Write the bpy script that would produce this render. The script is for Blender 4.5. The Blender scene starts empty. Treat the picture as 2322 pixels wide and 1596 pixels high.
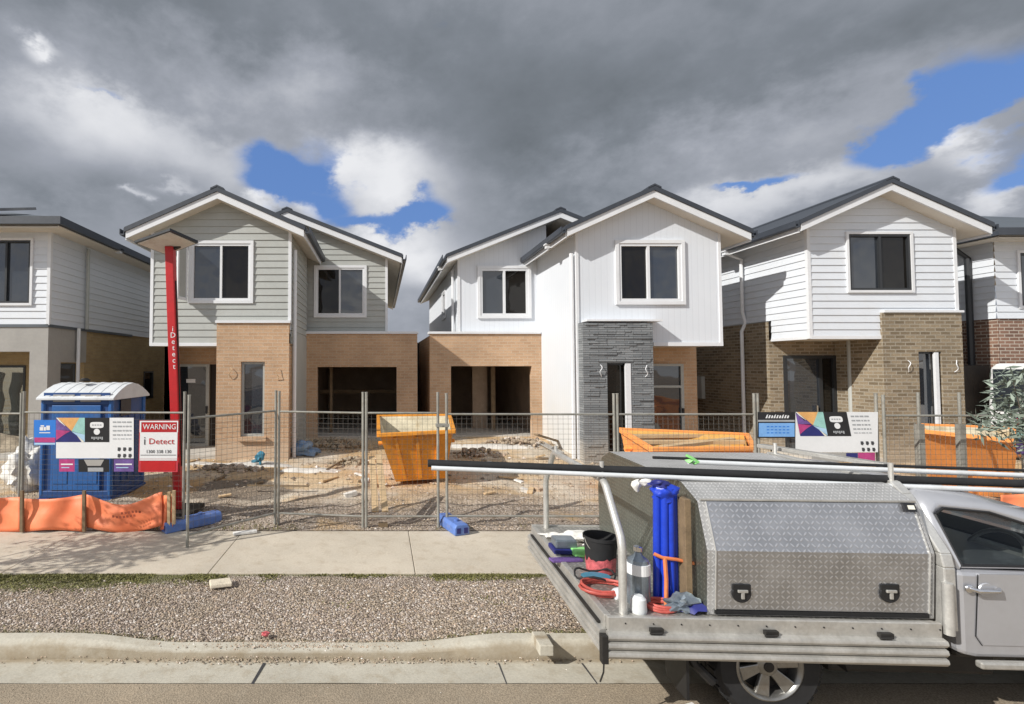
import bpy, bmesh, math, random
from mathutils import Vector, Matrix, noise as mnoise
random.seed(7)
scene = bpy.context.scene
col = scene.collection
R = math.radians
# ------------------------------------------------------------------ camera model
CAM_H = 2.53; FPX = 1120.0; W0 = 2321.0; H0 = 1596.0; XV = 863.0; YV = 830.0
PITCH = R(2.0); CY = YV - FPX * math.tan(PITCH)
def ray(x, y):
    a = (x - XV) / FPX; b = (CY - y) / FPX
    yy = math.cos(PITCH) - b * math.sin(PITCH)
    return a / yy, (math.sin(PITCH) + b * math.cos(PITCH)) / yy
def PX(x, d, y=830): return ray(x, y)[0] * d
def PZ(y, d): return CAM_H + ray(0, y)[1] * d
def at(x, y, d):
    a, b = ray(x, y); return Vector((a * d, d, CAM_H + b * d))
def gp(x, y, z):
    a, b = ray(x, y); d = (z - CAM_H) / b; return Vector((a * d, d, z))
cd = bpy.data.cameras.new('camera'); cam = bpy.data.objects.new('camera', cd); col.objects.link(cam)
cam.location = (0, 0, CAM_H); cam.rotation_euler = (R(90) + PITCH, 0, 0)
cd.sensor_width = 36; cd.lens = 36 * FPX / W0
cd.shift_x = (W0 / 2 - XV) / W0; cd.shift_y = (CY - H0 / 2) / W0
cd.clip_start = 0.05; cd.clip_end = 6000
scene.camera = cam
scene.view_settings.view_transform = 'Standard'; scene.view_settings.look = 'None'
scene.view_settings.exposure = 0; scene.view_settings.gamma = 1
scene.render.engine = 'CYCLES'
scene.cycles.max_bounces = 5; scene.cycles.transparent_max_bounces = 12

# ------------------------------------------------------------------ node helpers
class NT:
    def __init__(s, tree): s.t = tree; s.l = tree.links; tree.nodes.clear()
    def n(s, typ, **kw):
        nd = s.t.nodes.new(typ)
        for k, v in kw.items(): setattr(nd, k, v)
        return nd
    def put(s, sock, v):
        if isinstance(v, bpy.types.NodeSocket): s.l.new(v, sock)
        elif v is not None:
            try: sock.default_value = v
            except Exception: sock.default_value = (v, v, v)
    def m(s, op, a, b=None, c=None, clamp=False):
        nd = s.n('ShaderNodeMath', operation=op, use_clamp=clamp)
        s.put(nd.inputs[0], a)
        if b is not None: s.put(nd.inputs[1], b)
        if c is not None: s.put(nd.inputs[2], c)
        return nd.outputs[0]
    def mix(s, f, a, b, blend='MIX'):
        nd = s.n('ShaderNodeMix', data_type='RGBA', blend_type=blend)
        s.put(nd.inputs[0], f); s.put(nd.inputs[6], c4(a)); s.put(nd.inputs[7], c4(b)); return nd.outputs[2]
    def noise(s, vec, scale, detail=4, rough=.55, dist=0):
        nd = s.n('ShaderNodeTexNoise'); s.put(nd.inputs['Vector'], vec); s.put(nd.inputs['Scale'], scale)
        s.put(nd.inputs['Detail'], detail); s.put(nd.inputs['Roughness'], rough); s.put(nd.inputs['Distortion'], dist)
        return nd.outputs[0]
    def vor(s, vec, scale, feature='F1', out=0):
        nd = s.n('ShaderNodeTexVoronoi', feature=feature); s.put(nd.inputs['Vector'], vec); s.put(nd.inputs['Scale'], scale)
        return nd.outputs[out]
    def ramp(s, f, stops):
        nd = s.n('ShaderNodeValToRGB'); s.put(nd.inputs[0], f); e = nd.color_ramp.elements
        while len(e) < len(stops): e.new(.5)
        for q, (p, c) in zip(e, stops): q.position = p; q.color = c4(c)
        return nd.outputs[0]
    def smooth(s, v, a, b, lo=0., hi=1.):
        nd = s.n('ShaderNodeMapRange', interpolation_type='SMOOTHSTEP')
        s.put(nd.inputs[0], v); s.put(nd.inputs[1], a); s.put(nd.inputs[2], b); s.put(nd.inputs[3], lo); s.put(nd.inputs[4], hi)
        return nd.outputs[0]
    def coord(s, which='Object'): return s.n('ShaderNodeTexCoord').outputs[which]
    def geo(s): return s.n('ShaderNodeNewGeometry').outputs['Position']
    def sep(s, v):
        nd = s.n('ShaderNodeSeparateXYZ'); s.l.new(v, nd.inputs[0]); return nd.outputs
    def comb(s, x, y, z=0.):
        nd = s.n('ShaderNodeCombineXYZ'); s.put(nd.inputs[0], x); s.put(nd.inputs[1], y); s.put(nd.inputs[2], z); return nd.outputs[0]
def c4(c):
    if isinstance(c, (tuple, list)) and len(c) == 3: return (*c, 1.)
    return c
def newmat(name):
    m = bpy.data.materials.new(name); m.use_nodes = True; T = NT(m.node_tree)
    out = T.n('ShaderNodeOutputMaterial'); b = T.n('ShaderNodeBsdfPrincipled'); T.l.new(b.outputs[0], out.inputs[0])
    return m, T, b
def bump(T, b, h, strength=.3, dist=.02):
    nd = T.n('ShaderNodeBump'); nd.inputs['Strength'].default_value = strength; nd.inputs['Distance'].default_value = dist
    T.l.new(h, nd.inputs['Height']); T.l.new(nd.outputs[0], b.inputs['Normal'])
def mat(name, c, rough=.6, metal=0., var=.12, scale=3., spec=.5, bmp=0., bscale=60., dirt=None, dirt_amt=.0, coat=0., ior=None):
    """plain surface with two scales of procedural colour variation"""
    m, T, b = newmat(name); P = T.geo()
    n1 = T.noise(P, scale, 5, .6); n2 = T.noise(P, scale * 9, 3, .6)
    f = T.m('ADD', T.m('MULTIPLY', n1, .65), T.m('MULTIPLY', n2, .35))
    lo = tuple(max(0, v * (1 - var * 1.5)) for v in c); hi = tuple(v * (1 + var) for v in c)
    cc = T.ramp(f, [(.32, lo), (.66, hi)])
    if dirt:
        dm = T.smooth(T.noise(P, scale * .6 + 1.3, 7, .7), .5, .72)
        cc = T.mix(T.m('MULTIPLY', dm, dirt_amt), cc, dirt)
    T.put(b.inputs['Base Color'], cc)
    T.put(b.inputs['Roughness'], T.m('ADD', rough - .07, T.m('MULTIPLY', n2, .14)))
    b.inputs['Metallic'].default_value = metal; b.inputs['Specular IOR Level'].default_value = spec
    b.inputs['Coat Weight'].default_value = coat
    if ior: b.inputs['IOR'].default_value = ior
    if bmp: bump(T, b, T.noise(P, bscale, 4, .6), bmp, .01)
    return m
def brick_mat(name, c1, c2, mortar, w=.24, h=.086, msize=.012, bmp=.5, tint=None):
    m, T, b = newmat(name); uv = T.coord('UV'); P = T.geo()
    bt = T.n('ShaderNodeTexBrick'); T.l.new(uv, bt.inputs['Vector'])
    bt.inputs['Color1'].default_value = c4(c1); bt.inputs['Color2'].default_value = c4(c2); bt.inputs['Mortar'].default_value = c4(mortar)
    bt.inputs['Scale'].default_value = 1.; bt.inputs['Brick Width'].default_value = w; bt.inputs['Row Height'].default_value = h
    bt.inputs['Mortar Size'].default_value = msize; bt.inputs['Mortar Smooth'].default_value = .2; bt.inputs['Bias'].default_value = -.1
    nv = T.noise(P, 1.1, 5, .6)
    cc = T.mix(.5, bt.outputs[0], T.ramp(nv, [(.3, (.36, .36, .36)), (.7, (.64, .64, .64))]), 'OVERLAY')
    fine = T.noise(P, 40, 3, .7)
    cc = T.mix(.35, cc, T.ramp(fine, [(.3, (.3, .3, .3)), (.7, (.7, .7, .7))]), 'OVERLAY')
    T.put(b.inputs['Base Color'], cc); b.inputs['Roughness'].default_value = .9; b.inputs['Specular IOR Level'].default_value = .2
    bump(T, b, T.m('SUBTRACT', T.m('MULTIPLY', fine, .3), bt.outputs[1]), bmp, .008)
    pz = T.sep(P)[2]; spl = T.smooth(T.m('ADD', pz, T.m('MULTIPLY', T.m('SUBTRACT', T.noise(P, 3, 5, .7), .5), .9)), .95, .35, 0., .4)
    T.put(b.inputs['Base Color'], T.mix(spl, cc, (.55, .47, .37)))
    return m
def plate_mat(name, c, cell=.036, rough=.32, metal=.85):
    """aluminium tread plate: alternating diagonal raised dashes"""
    m, T, b = newmat(name); u, v, _ = T.sep(T.coord('UV')); P = T.geo()
    u = T.m('DIVIDE', u, cell); v = T.m('DIVIDE', v, cell)
    fu = T.m('SUBTRACT', T.m('FRACT', u), .5); fv = T.m('SUBTRACT', T.m('FRACT', v), .5)
    par = T.m('FLOORED_MODULO', T.m('ADD', T.m('FLOOR', u), T.m('FLOOR', v)), 2.)
    s = T.m('SUBTRACT', T.m('MULTIPLY', par, 2.), 1.)
    a = T.m('MULTIPLY', T.m('ADD', fu, T.m('MULTIPLY', s, fv)), .7071); bb = T.m('MULTIPLY', T.m('SUBTRACT', fu, T.m('MULTIPLY', s, fv)), .7071)
    q = T.m('ADD', T.m('POWER', T.m('DIVIDE', a, .46), 2.), T.m('POWER', T.m('DIVIDE', bb, .17), 2.))
    k = T.smooth(q, 1.25, .35)
    n1 = T.noise(P, 4, 5, .6)
    base = T.ramp(n1, [(.3, tuple(x * .72 for x in c)), (.7, c)])
    T.put(b.inputs['Base Color'], T.mix(k, base, tuple(min(1, x * 1.22) for x in c)))
    b.inputs['Metallic'].default_value = metal; T.put(b.inputs['Roughness'], T.m('ADD', rough, T.m('MULTIPLY', n1, .15)))
    n4 = T.noise(P, 3.2, 4, .6)
    bump(T, b, T.m('ADD', k, T.m('MULTIPLY', n4, 5.)), .42, .0032)
    return m
def glass_house(name, tint=(.02, .024, .03), ior=1.95):
    m, T, b = newmat(name); P = T.geo()
    T.put(b.inputs['Base Color'], T.mix(T.noise(P, 1.5, 3), tint, tuple(x * 1.8 for x in tint)))
    b.inputs['Roughness'].default_value = .03; b.inputs['IOR'].default_value = ior
    bump(T, b, T.noise(P, .9, 2), .22, .12)
    return m
def clear_glass(name, tint=(.3, .33, .34), refl=.16):
    m = bpy.data.materials.new(name); m.use_nodes = True; T = NT(m.node_tree)
    out = T.n('ShaderNodeOutputMaterial'); mx = T.n('ShaderNodeMixShader'); tr = T.n('ShaderNodeBsdfTransparent'); gl = T.n('ShaderNodeBsdfGlossy')
    tr.inputs[0].default_value = c4(tint); gl.inputs['Roughness'].default_value = .02; gl.inputs[0].default_value = (.9, .95, 1, 1)
    lw = T.n('ShaderNodeLayerWeight'); lw.inputs[0].default_value = .5
    T.put(mx.inputs[0], T.m('ADD', T.m('MULTIPLY', T.m('POWER', lw.outputs[1], 4.), .8), refl, clamp=True))
    T.l.new(tr.outputs[0], mx.inputs[1]); T.l.new(gl.outputs[0], mx.inputs[2]); T.l.new(mx.outputs[0], out.inputs[0])
    return m

# ------------------------------------------------------------------ mesh builder
class MB:
    def __init__(s): s.v = []; s.f = []
    def add(s, pts, faces):
        o = len(s.v); s.v += [Vector(p) for p in pts]; s.f += [[i + o for i in f] for f in faces]
    def quad(s, *p): s.add(p, [list(range(len(p)))])
    def hexa(s, p):   # 8 corners: 4 of one end, 4 of the other
        s.add(p, [[0, 3, 2, 1], [4, 5, 6, 7], [0, 1, 5, 4], [1, 2, 6, 5], [2, 3, 7, 6], [3, 0, 4, 7]])
    def box(s, x0, x1, y0, y1, z0, z1):
        s.hexa([(x0, y0, z0), (x1, y0, z0), (x1, y1, z0), (x0, y1, z0), (x0, y0, z1), (x1, y0, z1), (x1, y1, z1), (x0, y1, z1)])
    def fbox(s, f, u0, u1, o0, o1, z0, z1):
        s.hexa([f(u0, o0, z0), f(u1, o0, z0), f(u1, o1, z0), f(u0, o1, z0), f(u0, o0, z1), f(u1, o0, z1), f(u1, o1, z1), f(u0, o1, z1)])
    def obox(s, c, ax, ay, az):   # oriented box: centre and three half-axis vectors
        c, ax, ay, az = map(Vector, (c, ax, ay, az))
        s.hexa([c - ax - ay - az, c + ax - ay - az, c + ax + ay - az, c - ax + ay - az, c - ax - ay + az, c + ax - ay + az, c + ax + ay + az, c - ax + ay + az])
    def prism(s, poly, fn, a, b):  # polygon (p,q) extruded by fn(p,q,t) from t=a to t=b
        n = len(poly)
        s.add([fn(p, q, a) for p, q in poly] + [fn(p, q, b) for p, q in poly],
              [list(range(n))[::-1], [n + i for i in range(n)]] + [[i, (i + 1) % n, n + (i + 1) % n, n + i] for i in range(n)])
    def tube(s, p0, p1, r, n=8, r1=None, caps=True): s.path([p0, p1], r, n, r1, caps)
    def path(s, pts, r, n=8, r1=None, caps=True, closed=False):
        pts = [Vector(p) for p in pts]; k = len(pts); rings = []
        o = len(s.v)
        for i, p in enumerate(pts):
            a = pts[i - 1] if (i or closed) else p; b = pts[(i + 1) % k] if (i < k - 1 or closed) else p
            t = (b - a).normalized() if (b - a).length > 1e-9 else Vector((0, 0, 1))
            if i == 0:
                u = t.cross(Vector((0, 0, 1)));  u = u if u.length > 1e-3 else t.cross(Vector((1, 0, 0)))
            else: u = u - t * u.dot(t)
            u.normalize(); w = t.cross(u)
            rr = r if r1 is None else r + (r1 - r) * i / max(1, k - 1)
            for j in range(n):
                a_ = 2 * math.pi * (j + .5) / n; s.v.append(p + (u * math.cos(a_) + w * math.sin(a_)) * rr)
        for i in range(k if closed else k - 1):
            for j in range(n):
                i2 = (i + 1) % k
                s.f.append([o + i * n + j, o + i * n + (j + 1) % n, o + i2 * n + (j + 1) % n, o + i2 * n + j])
        if caps and not closed:
            s.f.append([o + j for j in range(n)][::-1]); s.f.append([o + (k - 1) * n + j for j in range(n)])
    def lathe(s, c, axis, prof, n=20, closed=False):  # prof: (radius, height along axis)
        c = Vector(c); t = Vector(axis).normalized(); u = t.cross(Vector((0, 0, 1)))
        u = u if u.length > 1e-3 else Vector((1, 0, 0)); u.normalize(); w = t.cross(u); o = len(s.v)
        for r, h in prof:
            for j in range(n):
                a = 2 * math.pi * j / n; s.v.append(c + t * h + (u * math.cos(a) + w * math.sin(a)) * r)
        k = len(prof)
        for i in range(k if closed else k - 1):
            for j in range(n):
                i2 = (i + 1) % k
                s.f.append([o + i * n + j, o + i * n + (j + 1) % n, o + i2 * n + (j + 1) % n, o + i2 * n + j])
        if not closed:
            s.f.append([o + j for j in range(n)][::-1]); s.f.append([o + (k - 1) * n + j for j in range(n)])
    def blob(s, c, rx, ry, rz, sub=1, jit=.15, rnd=random, fine=0.):
        bm = bmesh.new(); bmesh.ops.create_icosphere(bm, subdivisions=sub, radius=1)
        bm.verts.ensure_lookup_table(); sd = rnd.random() * 50
        pts = []
        for v in bm.verts:
            k = 1 + jit * 2 * mnoise.noise(v.co * 1.7 + Vector((sd, sd, sd))) + fine * (abs(mnoise.noise(v.co * 4.5 + Vector((sd, 2, 1)))) - .25)
            pts.append((c[0] + v.co.x * rx * k, c[1] + v.co.y * ry * k, c[2] + v.co.z * rz * k))
        s.add(pts, [[v.index for v in f.verts] for f in bm.faces]); bm.free()
    def build(s, name, m, parent=None, smooth=None, bevel=0., local=False, **props):
        off = Vector((0, 0, 0))
        if parent is not None and not local:
            r = parent
            while r.parent: r = r.parent
            off = r.location
        me = bpy.data.meshes.new(name); me.from_pydata([tuple(v) for v in s.v], [], s.f)
        bm = bmesh.new(); bm.from_mesh(me)
        bmesh.ops.recalc_face_normals(bm, faces=bm.faces)
        uvl = bm.loops.layers.uv.new('uv')
        for f in bm.faces:
            nn = f.normal
            ax = max(range(3), key=lambda i: abs(nn[i]))
            for lp in f.loops:
                c = lp.vert.co
                if ax == 0: lp[uvl].uv = (c.y, c.z)
                elif ax == 1: lp[uvl].uv = (c.x, c.z)
                elif True: lp[uvl].uv = (c.x, c.y)
        bm.to_mesh(me); bm.free()
        if off.length: me.transform(Matrix.Translation(-off))
        me.materials.append(m)
        o = bpy.data.objects.new(name, me); col.objects.link(o)
        if parent is not None: o.parent = parent
        if smooth is not None:
            for p in me.polygons: p.use_smooth = True
            me.set_sharp_from_angle(angle=R(smooth))
        if bevel:
            md = o.modifiers.new('bevel', 'BEVEL'); md.width = bevel; md.segments = 2; md.limit_method = 'ANGLE'; md.angle_limit = R(40)
        for k, v in props.items(): o[k] = v
        return o
def thing(name, label, cat, loc=(0, 0, 0), rz=0., group=None):
    o = bpy.data.objects.new(name, None); col.objects.link(o); o.location = loc; o.rotation_euler = (0, 0, rz)
    o.empty_display_size = .2
    o['label'] = label; o['category'] = cat
    if group: o['group'] = group
    return o
def tag(o, label, cat, group=None):
    o['label'] = label; o['category'] = cat
    if group: o['group'] = group
    return o
def recenter(o):
    """move a single-mesh thing's origin to its base"""
    me = o.data; xs = [v.co for v in me.vertices]
    c = Vector((sum(v.x for v in xs) / len(xs), sum(v.y for v in xs) / len(xs), min(v.z for v in xs)))
    me.transform(Matrix.Translation(-c)); o.location = c; return o
def text_mesh(name, s, size, m, parent, M, extrude=.0015, align='CENTER', sx=1.):
    cu = bpy.data.curves.new('lettering', 'FONT'); cu.body = s; cu.size = size; cu.extrude = extrude; cu.align_x = align; cu.align_y = 'CENTER'
    cu.resolution_u = 2
    t = bpy.data.objects.new('lettering', cu); col.objects.link(t); bpy.context.view_layer.update()
    me = bpy.data.meshes.new_from_object(t.evaluated_get(bpy.context.evaluated_depsgraph_get()))
    bpy.data.objects.remove(t); bpy.data.curves.remove(cu)
    me.transform(M @ Matrix.Diagonal((sx, 1, 1, 1)))
    r = parent
    while r.parent: r = r.parent
    me.transform(Matrix.Translation(-r.location))
    me.materials.clear(); me.materials.append(m)
    o = bpy.data.objects.new(name, me); col.objects.link(o); o.parent = parent
    return o
FACE = Matrix.Rotation(R(90), 4, 'X')          # text facing -Y
def T3(x, y, z): return Matrix.Translation((x, y, z))
def copy_tree(o, parent=None):
    c = o.copy(); col.objects.link(c)
    if parent is not None: c.parent = parent
    for ch in list(o.children): copy_tree(ch, c)
    return c

# ------------------------------------------------------------------ sun and sky
LDIR = Vector((1.0, .52, -.76)).normalized()
sd = bpy.data.lights.new('sun', 'SUN'); sun = bpy.data.objects.new('sun', sd); col.objects.link(sun)
sd.energy = 4.9; sd.angle = R(.53); sd.color = (1, .97, .915)
sun.rotation_euler = LDIR.to_track_quat('-Z', 'Y').to_euler(); sun.location = (-30, -12, 25)
SUN_EL = math.asin(-LDIR.z); SUN_AZ = math.atan2(-LDIR.x, -LDIR.y)   # azimuth clockwise from +Y
world = bpy.data.worlds.new('World'); scene.world = world; world.use_nodes = True
T = NT(world.node_tree)
wo = T.n('ShaderNodeOutputWorld'); bg = T.n('ShaderNodeBackground'); bg.inputs[1].default_value = .1; T.l.new(bg.outputs[0], wo.inputs[0])
sky = T.n('ShaderNodeTexSky', sky_type='NISHITA'); sky.sun_disc = False; sky.sun_elevation = SUN_EL; sky.sun_rotation = SUN_AZ
sky.air_density = 1.; sky.dust_density = .3; sky.ozone_density = 2.
D = T.coord('Generated'); dx, dy, dz = T.sep(D)
def vmath(op, a, b=None):
    nd = T.n('ShaderNodeVectorMath', operation=op); T.put(nd.inputs[0], a)
    if b is not None: T.put(nd.inputs[1], b)
    return nd.outputs[1] if op in ('DOT_PRODUCT', 'LENGTH') else nd.outputs[0]
# perspective of a flat cloud layer: stretch the noise domain with height
cz = T.m('MAXIMUM', dz, .0)
cp_ = T.n('ShaderNodeCombineXYZ'); T.l.new(dx, cp_.inputs[0]); T.l.new(dy, cp_.inputs[1]); T.l.new(T.m('MULTIPLY', cz, 1.6), cp_.inputs[2])
CP = cp_.outputs[0]
n_big = T.noise(CP, 3.4, 6, .58); n_mid = T.noise(CP, 10., 5, .62)
w1 = T.m('SUBTRACT', T.noise(vmath('ADD', CP, (5.2, 1.3, 7.7)), 4.2, 2), .5); w2 = T.m('SUBTRACT', T.noise(vmath('ADD', CP, (1.2, 8.3, 3.7)), 4.2, 2), .5); w3 = T.m('SUBTRACT', n_mid, .5)
az = T.m('ADD', T.m('ARCTAN2', dx, dy), T.m('ADD', T.m('MULTIPLY', w1, .20), T.m('MULTIPLY', w3, .13)))
el = T.m('ADD', T.m('ARCSINE', dz), T.m('ADD', T.m('MULTIPLY', w2, .16), T.m('MULTIPLY', w3, -.10)))
AE = T.comb(az, el)
def blobs(lst):
    tot = None
    for (px, py, rx, ry, amp) in lst:
        a, b = ray(px, py); v = Vector((a, 1, b)).normalized()
        a0 = math.atan2(v.x, v.y); e0 = math.asin(v.z)
        a1, b1 = ray(px + rx, py); v1 = Vector((a1, 1, b1)).normalized(); ra = abs(math.atan2(v1.x, v1.y) - a0)
        a2, b2 = ray(px, py - ry); v2 = Vector((a2, 1, b2)).normalized(); re = abs(math.asin(v2.z) - e0)
        q = vmath('MULTIPLY', vmath('SUBTRACT', AE, (a0, e0, 0)), (1 / ra, 1 / re, 0))
        g = T.m('MULTIPLY', T.m('EXPONENT', T.m('MULTIPLY', vmath('DOT_PRODUCT', q, q), -1.)), amp)
        tot = g if tot is None else T.m('ADD', tot, g)
    return tot
blue = blobs([(645, 355, 125, 56, 1.35), (590, 405, 70, 40, .8), (725, 440, 80, 34, .8), (845, 490, 115, 32, 1.15), (970, 468, 48, 40, 1.1),
              (2290, 195, 170, 100, 1.6), (2130, 290, 200, 56, 1.3), (1985, 300, 80, 55, .9), (1690, 398, 95, 18, 1.0), (2330, 390, 150, 36, 1.1), (2180, 150, 70, 45, .6), (250, 240, 50, 14, .45)])
light = blobs([(860, 385, 115, 62, .30), (930, 420, 150, 80, .22), (120, 130, 45, 24, .45), (290, 265, 90, 40, .16), (140, 260, 320, 120, .11), (200, 470, 260, 60, .1), (420, 340, 260, 70, .24), (650, 230, 300, 90, .08),
               (920, 565, 120, 66, .46), (1010, 640, 120, 60, .12), (690, 465, 60, 26, .42), (545, 432, 80, 22, .42), (2195, 332, 95, 34, .46), (2290, 262, 60, 30, .36), (2230, 430, 150, 40, .40),
               (1860, 385, 180, 52, .26), (1650, 460, 190, 60, .30), (760, 360, 60, 60, .2), (1100, 470, 120, 60, .1), (1720, 290, 260, 80, .12), (305, 440, 22, 12, .3), (375, 430, 32, 12, .2)])
dark = blobs([(1400, 190, 520, 150, .17), (1180, 340, 140, 80, .12), (1950, 70, 420, 90, .09), (560, 60, 420, 70, .08), (60, 430, 260, 60, .10), (1170, 450, 170, 60, .10)])
cover = T.m('SUBTRACT', T.m('ADD', .62, T.m('ADD', T.m('MULTIPLY', T.m('SUBTRACT', n_big, .5), .9), T.m('MULTIPLY', w3, .75))), blue)
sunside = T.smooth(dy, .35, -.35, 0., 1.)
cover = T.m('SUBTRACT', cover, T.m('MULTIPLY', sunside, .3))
bl_mask = T.smooth(cover, -.24, .42, 1., 0.)
br = T.m('ADD', T.m('ADD', .435, T.m('MULTIPLY', T.m('SUBTRACT', n_big, .5), .46)), T.m('ADD', T.m('MULTIPLY', w1, .16), T.m('MULTIPLY', w3, .24)))
br = T.m('SUBTRACT', T.m('ADD', br, light), dark)
br = T.m('ADD', br, T.smooth(dz, .26, .02, 0., .12))
# clouds around the sun, out of view, brightened to add fill on the facades
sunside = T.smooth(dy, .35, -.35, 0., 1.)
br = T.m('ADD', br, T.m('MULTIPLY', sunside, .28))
cl = T.ramp(br, [(.0, (.108, .125, .142)), (.18, (.148, .168, .19)), (.36, (.225, .25, .287)), (.54, (.37, .395, .45)), (.72, (.60, .62, .67)), (.92, (.86, .87, .9))])
cl10 = T.mix(1., cl, (9.6, 9.6, 9.6), 'MULTIPLY')
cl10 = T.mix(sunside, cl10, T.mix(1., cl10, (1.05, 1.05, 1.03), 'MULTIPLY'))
skyc = T.mix(1., sky.outputs[0], (1.15, 1.12, 1.22), 'MULTIPLY')
skyc = T.mix(.75, skyc, (1.25, 2.6, 6.1))
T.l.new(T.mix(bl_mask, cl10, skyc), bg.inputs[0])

world.cycles.sampling_method = 'NONE'   # an almost even overcast: plain bounce rays sample it as well
# ------------------------------------------------------------------ materials
M = {}
M['clad_grey'] = mat('clad_grey', (.40, .41, .385), .55, var=.06, scale=1.2, dirt=(.33, .31, .27), dirt_amt=.25)
M['clad_white'] = mat('clad_white', (.665, .695, .735), .5, var=.03, scale=1.2, dirt=(.62, .6, .55), dirt_amt=.22)
M['trim'] = mat('trim', (.71, .72, .735), .45, var=.04, scale=2, dirt=(.6, .58, .54), dirt_amt=.15)
M['soffit'] = mat('soffit', (.66, .62, .55), .7, var=.05, scale=2)
M['roof'] = mat('roof', (.045, .052, .065), .45, var=.15, scale=1)
M['roof_grey'] = mat('roof_grey', (.10, .115, .13), .5, var=.15, scale=1)
M['render_grey'] = mat('render_grey', (.36, .345, .32), .85, var=.08, scale=1.5, bmp=.2)
M['brick_tan'] = brick_mat('brick_tan', (.51, .335, .21), (.44, .28, .17), (.49, .37, .26))
M['brick_brown'] = brick_mat('brick_brown', (.29, .23, .155), (.15, .115, .075), (.32, .28, .22), msize=.014)
M['brick_yellow'] = brick_mat('brick_yellow', (.40, .30, .16), (.33, .24, .13), (.36, .28, .17))
M['brick_red'] = brick_mat('brick_red', (.26, .15, .105), (.14, .085, .065), (.42, .36, .3))
M['stone'] = brick_mat('stone', (.25, .262, .268), (.165, .175, .183), (.07, .07, .072), w=.42, h=.055, msize=.004, bmp=1.)
M['glass'] = glass_house('window_glass')
M['glass_dark'] = glass_house('dark_window_glass', (.008, .007, .006), 1.45)
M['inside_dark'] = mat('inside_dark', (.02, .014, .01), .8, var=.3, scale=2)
M['plaster'] = mat('plaster', (.34, .26, .19), .9, var=.18, scale=1.5)
M['dark_frame'] = mat('dark_frame', (.025, .027, .03), .4, var=.1)
M['concrete_slab'] = mat('concrete_slab', (.5, .47, .42), .85, var=.12, scale=2, bmp=.2)
M['paling'] = mat('paling', (.045, .037, .03), .8, var=.25, scale=3)
M['steel'] = mat('steel', (.30, .29, .255), .6, .25, var=.2, scale=6, dirt=(.22, .16, .1), dirt_amt=.5)
M['wire'] = mat('wire', (.13, .122, .11), .6, .2, var=.1)
M['plastic_blue'] = mat('plastic_blue', (.03, .125, .36), .42, var=.12, scale=3, dirt=(.14, .15, .17), dirt_amt=.3)
M['plastic_navy'] = mat('plastic_navy', (.02, .07, .22), .45, var=.12, scale=3, dirt=(.1, .1, .12), dirt_amt=.3)
M['plastic_white'] = mat('plastic_white', (.66, .68, .69), .45, var=.06, scale=4, dirt=(.42, .4, .36), dirt_amt=.4)
M['foot_blue'] = mat('foot_blue', (.11, .20, .50), .5, var=.15, scale=8, dirt=(.32, .27, .2), dirt_amt=.5)
M['red'] = mat('red', (.50, .016, .02), .38, var=.1, scale=4, dirt=(.3, .05, .04), dirt_amt=.4)
M['sign_red'] = mat('sign_red', (.56, .05, .07), .4, var=.08)
M['white_paint'] = mat('white_paint', (.78, .78, .78), .45, var=.03)
M['black_paint'] = mat('black_paint', (.015, .015, .017), .45, var=.2)
M['ink'] = mat('ink', (.05, .05, .055), .6, var=.1)
M['grey_ink'] = mat('grey_ink', (.36, .37, .38), .6, var=.1)
M['blue_ink'] = mat('blue_ink', (.03, .2, .66), .45, var=.08)
M['sky_ink'] = mat('sky_ink', (.2, .42, .78), .45, var=.12, scale=6)
M['pink_ink'] = mat('pink_ink', (.46, .05, .2), .5, var=.2, scale=8)
M['purple_ink'] = mat('purple_ink', (.16, .09, .30), .5, var=.3, scale=8)
M['navy_ink'] = mat('navy_ink', (.02, .025, .16), .5, var=.2)
M['orange_ink'] = mat('orange_ink', (.75, .4, .14), .5, var=.15, scale=8)
M['teal_ink'] = mat('teal_ink', (.32, .58, .52), .5, var=.15, scale=8)
M['cyan_ink'] = mat('cyan_ink', (.42, .62, .8), .5, var=.1)
M['cream_ink'] = mat('cream_ink', (.78, .76, .66), .5, var=.1)
M['skip'] = mat('skip', (.76, .30, .028), .55, var=.14, scale=2.5, dirt=(.30, .15, .06), dirt_amt=.75, bmp=.1, bscale=14)
M['skip_pale'] = mat('skip_pale', (.66, .38, .1), .6, var=.15, scale=2.5, dirt=(.5, .42, .28), dirt_amt=.7)
M['skip_in'] = mat('skip_in', (.58, .52, .38), .75, var=.2, scale=3, dirt=(.4, .25, .08), dirt_amt=.6)
M['skip_orange'] = mat('skip_orange', (.95, .37, .10), .5, var=.1, scale=2.5, dirt=(.45, .2, .08), dirt_amt=.4)
M['rubble'] = mat('rubble', (.36, .30, .22), .95, var=.35, scale=5, bmp=.6, bscale=30)
M['timber'] = mat('timber', (.56, .40, .23), .75, var=.15, scale=7)
M['timber_dark'] = mat('timber_dark', (.2, .14, .08), .8, var=.25, scale=7)
M['tarp'] = mat('tarp', (.66, .64, .6), .7, var=.08, scale=4, dirt=(.42, .33, .24), dirt_amt=.5)
M['tarp_blue'] = mat('tarp_blue', (.17, .27, .42), .6, var=.25, scale=6)
M['black_rubber'] = mat('black_rubber', (.016, .016, .017), .75, var=.25, scale=12)
M['bark'] = mat('bark', (.13, .10, .075), .9, var=.3, scale=14, bmp=.5)
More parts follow.
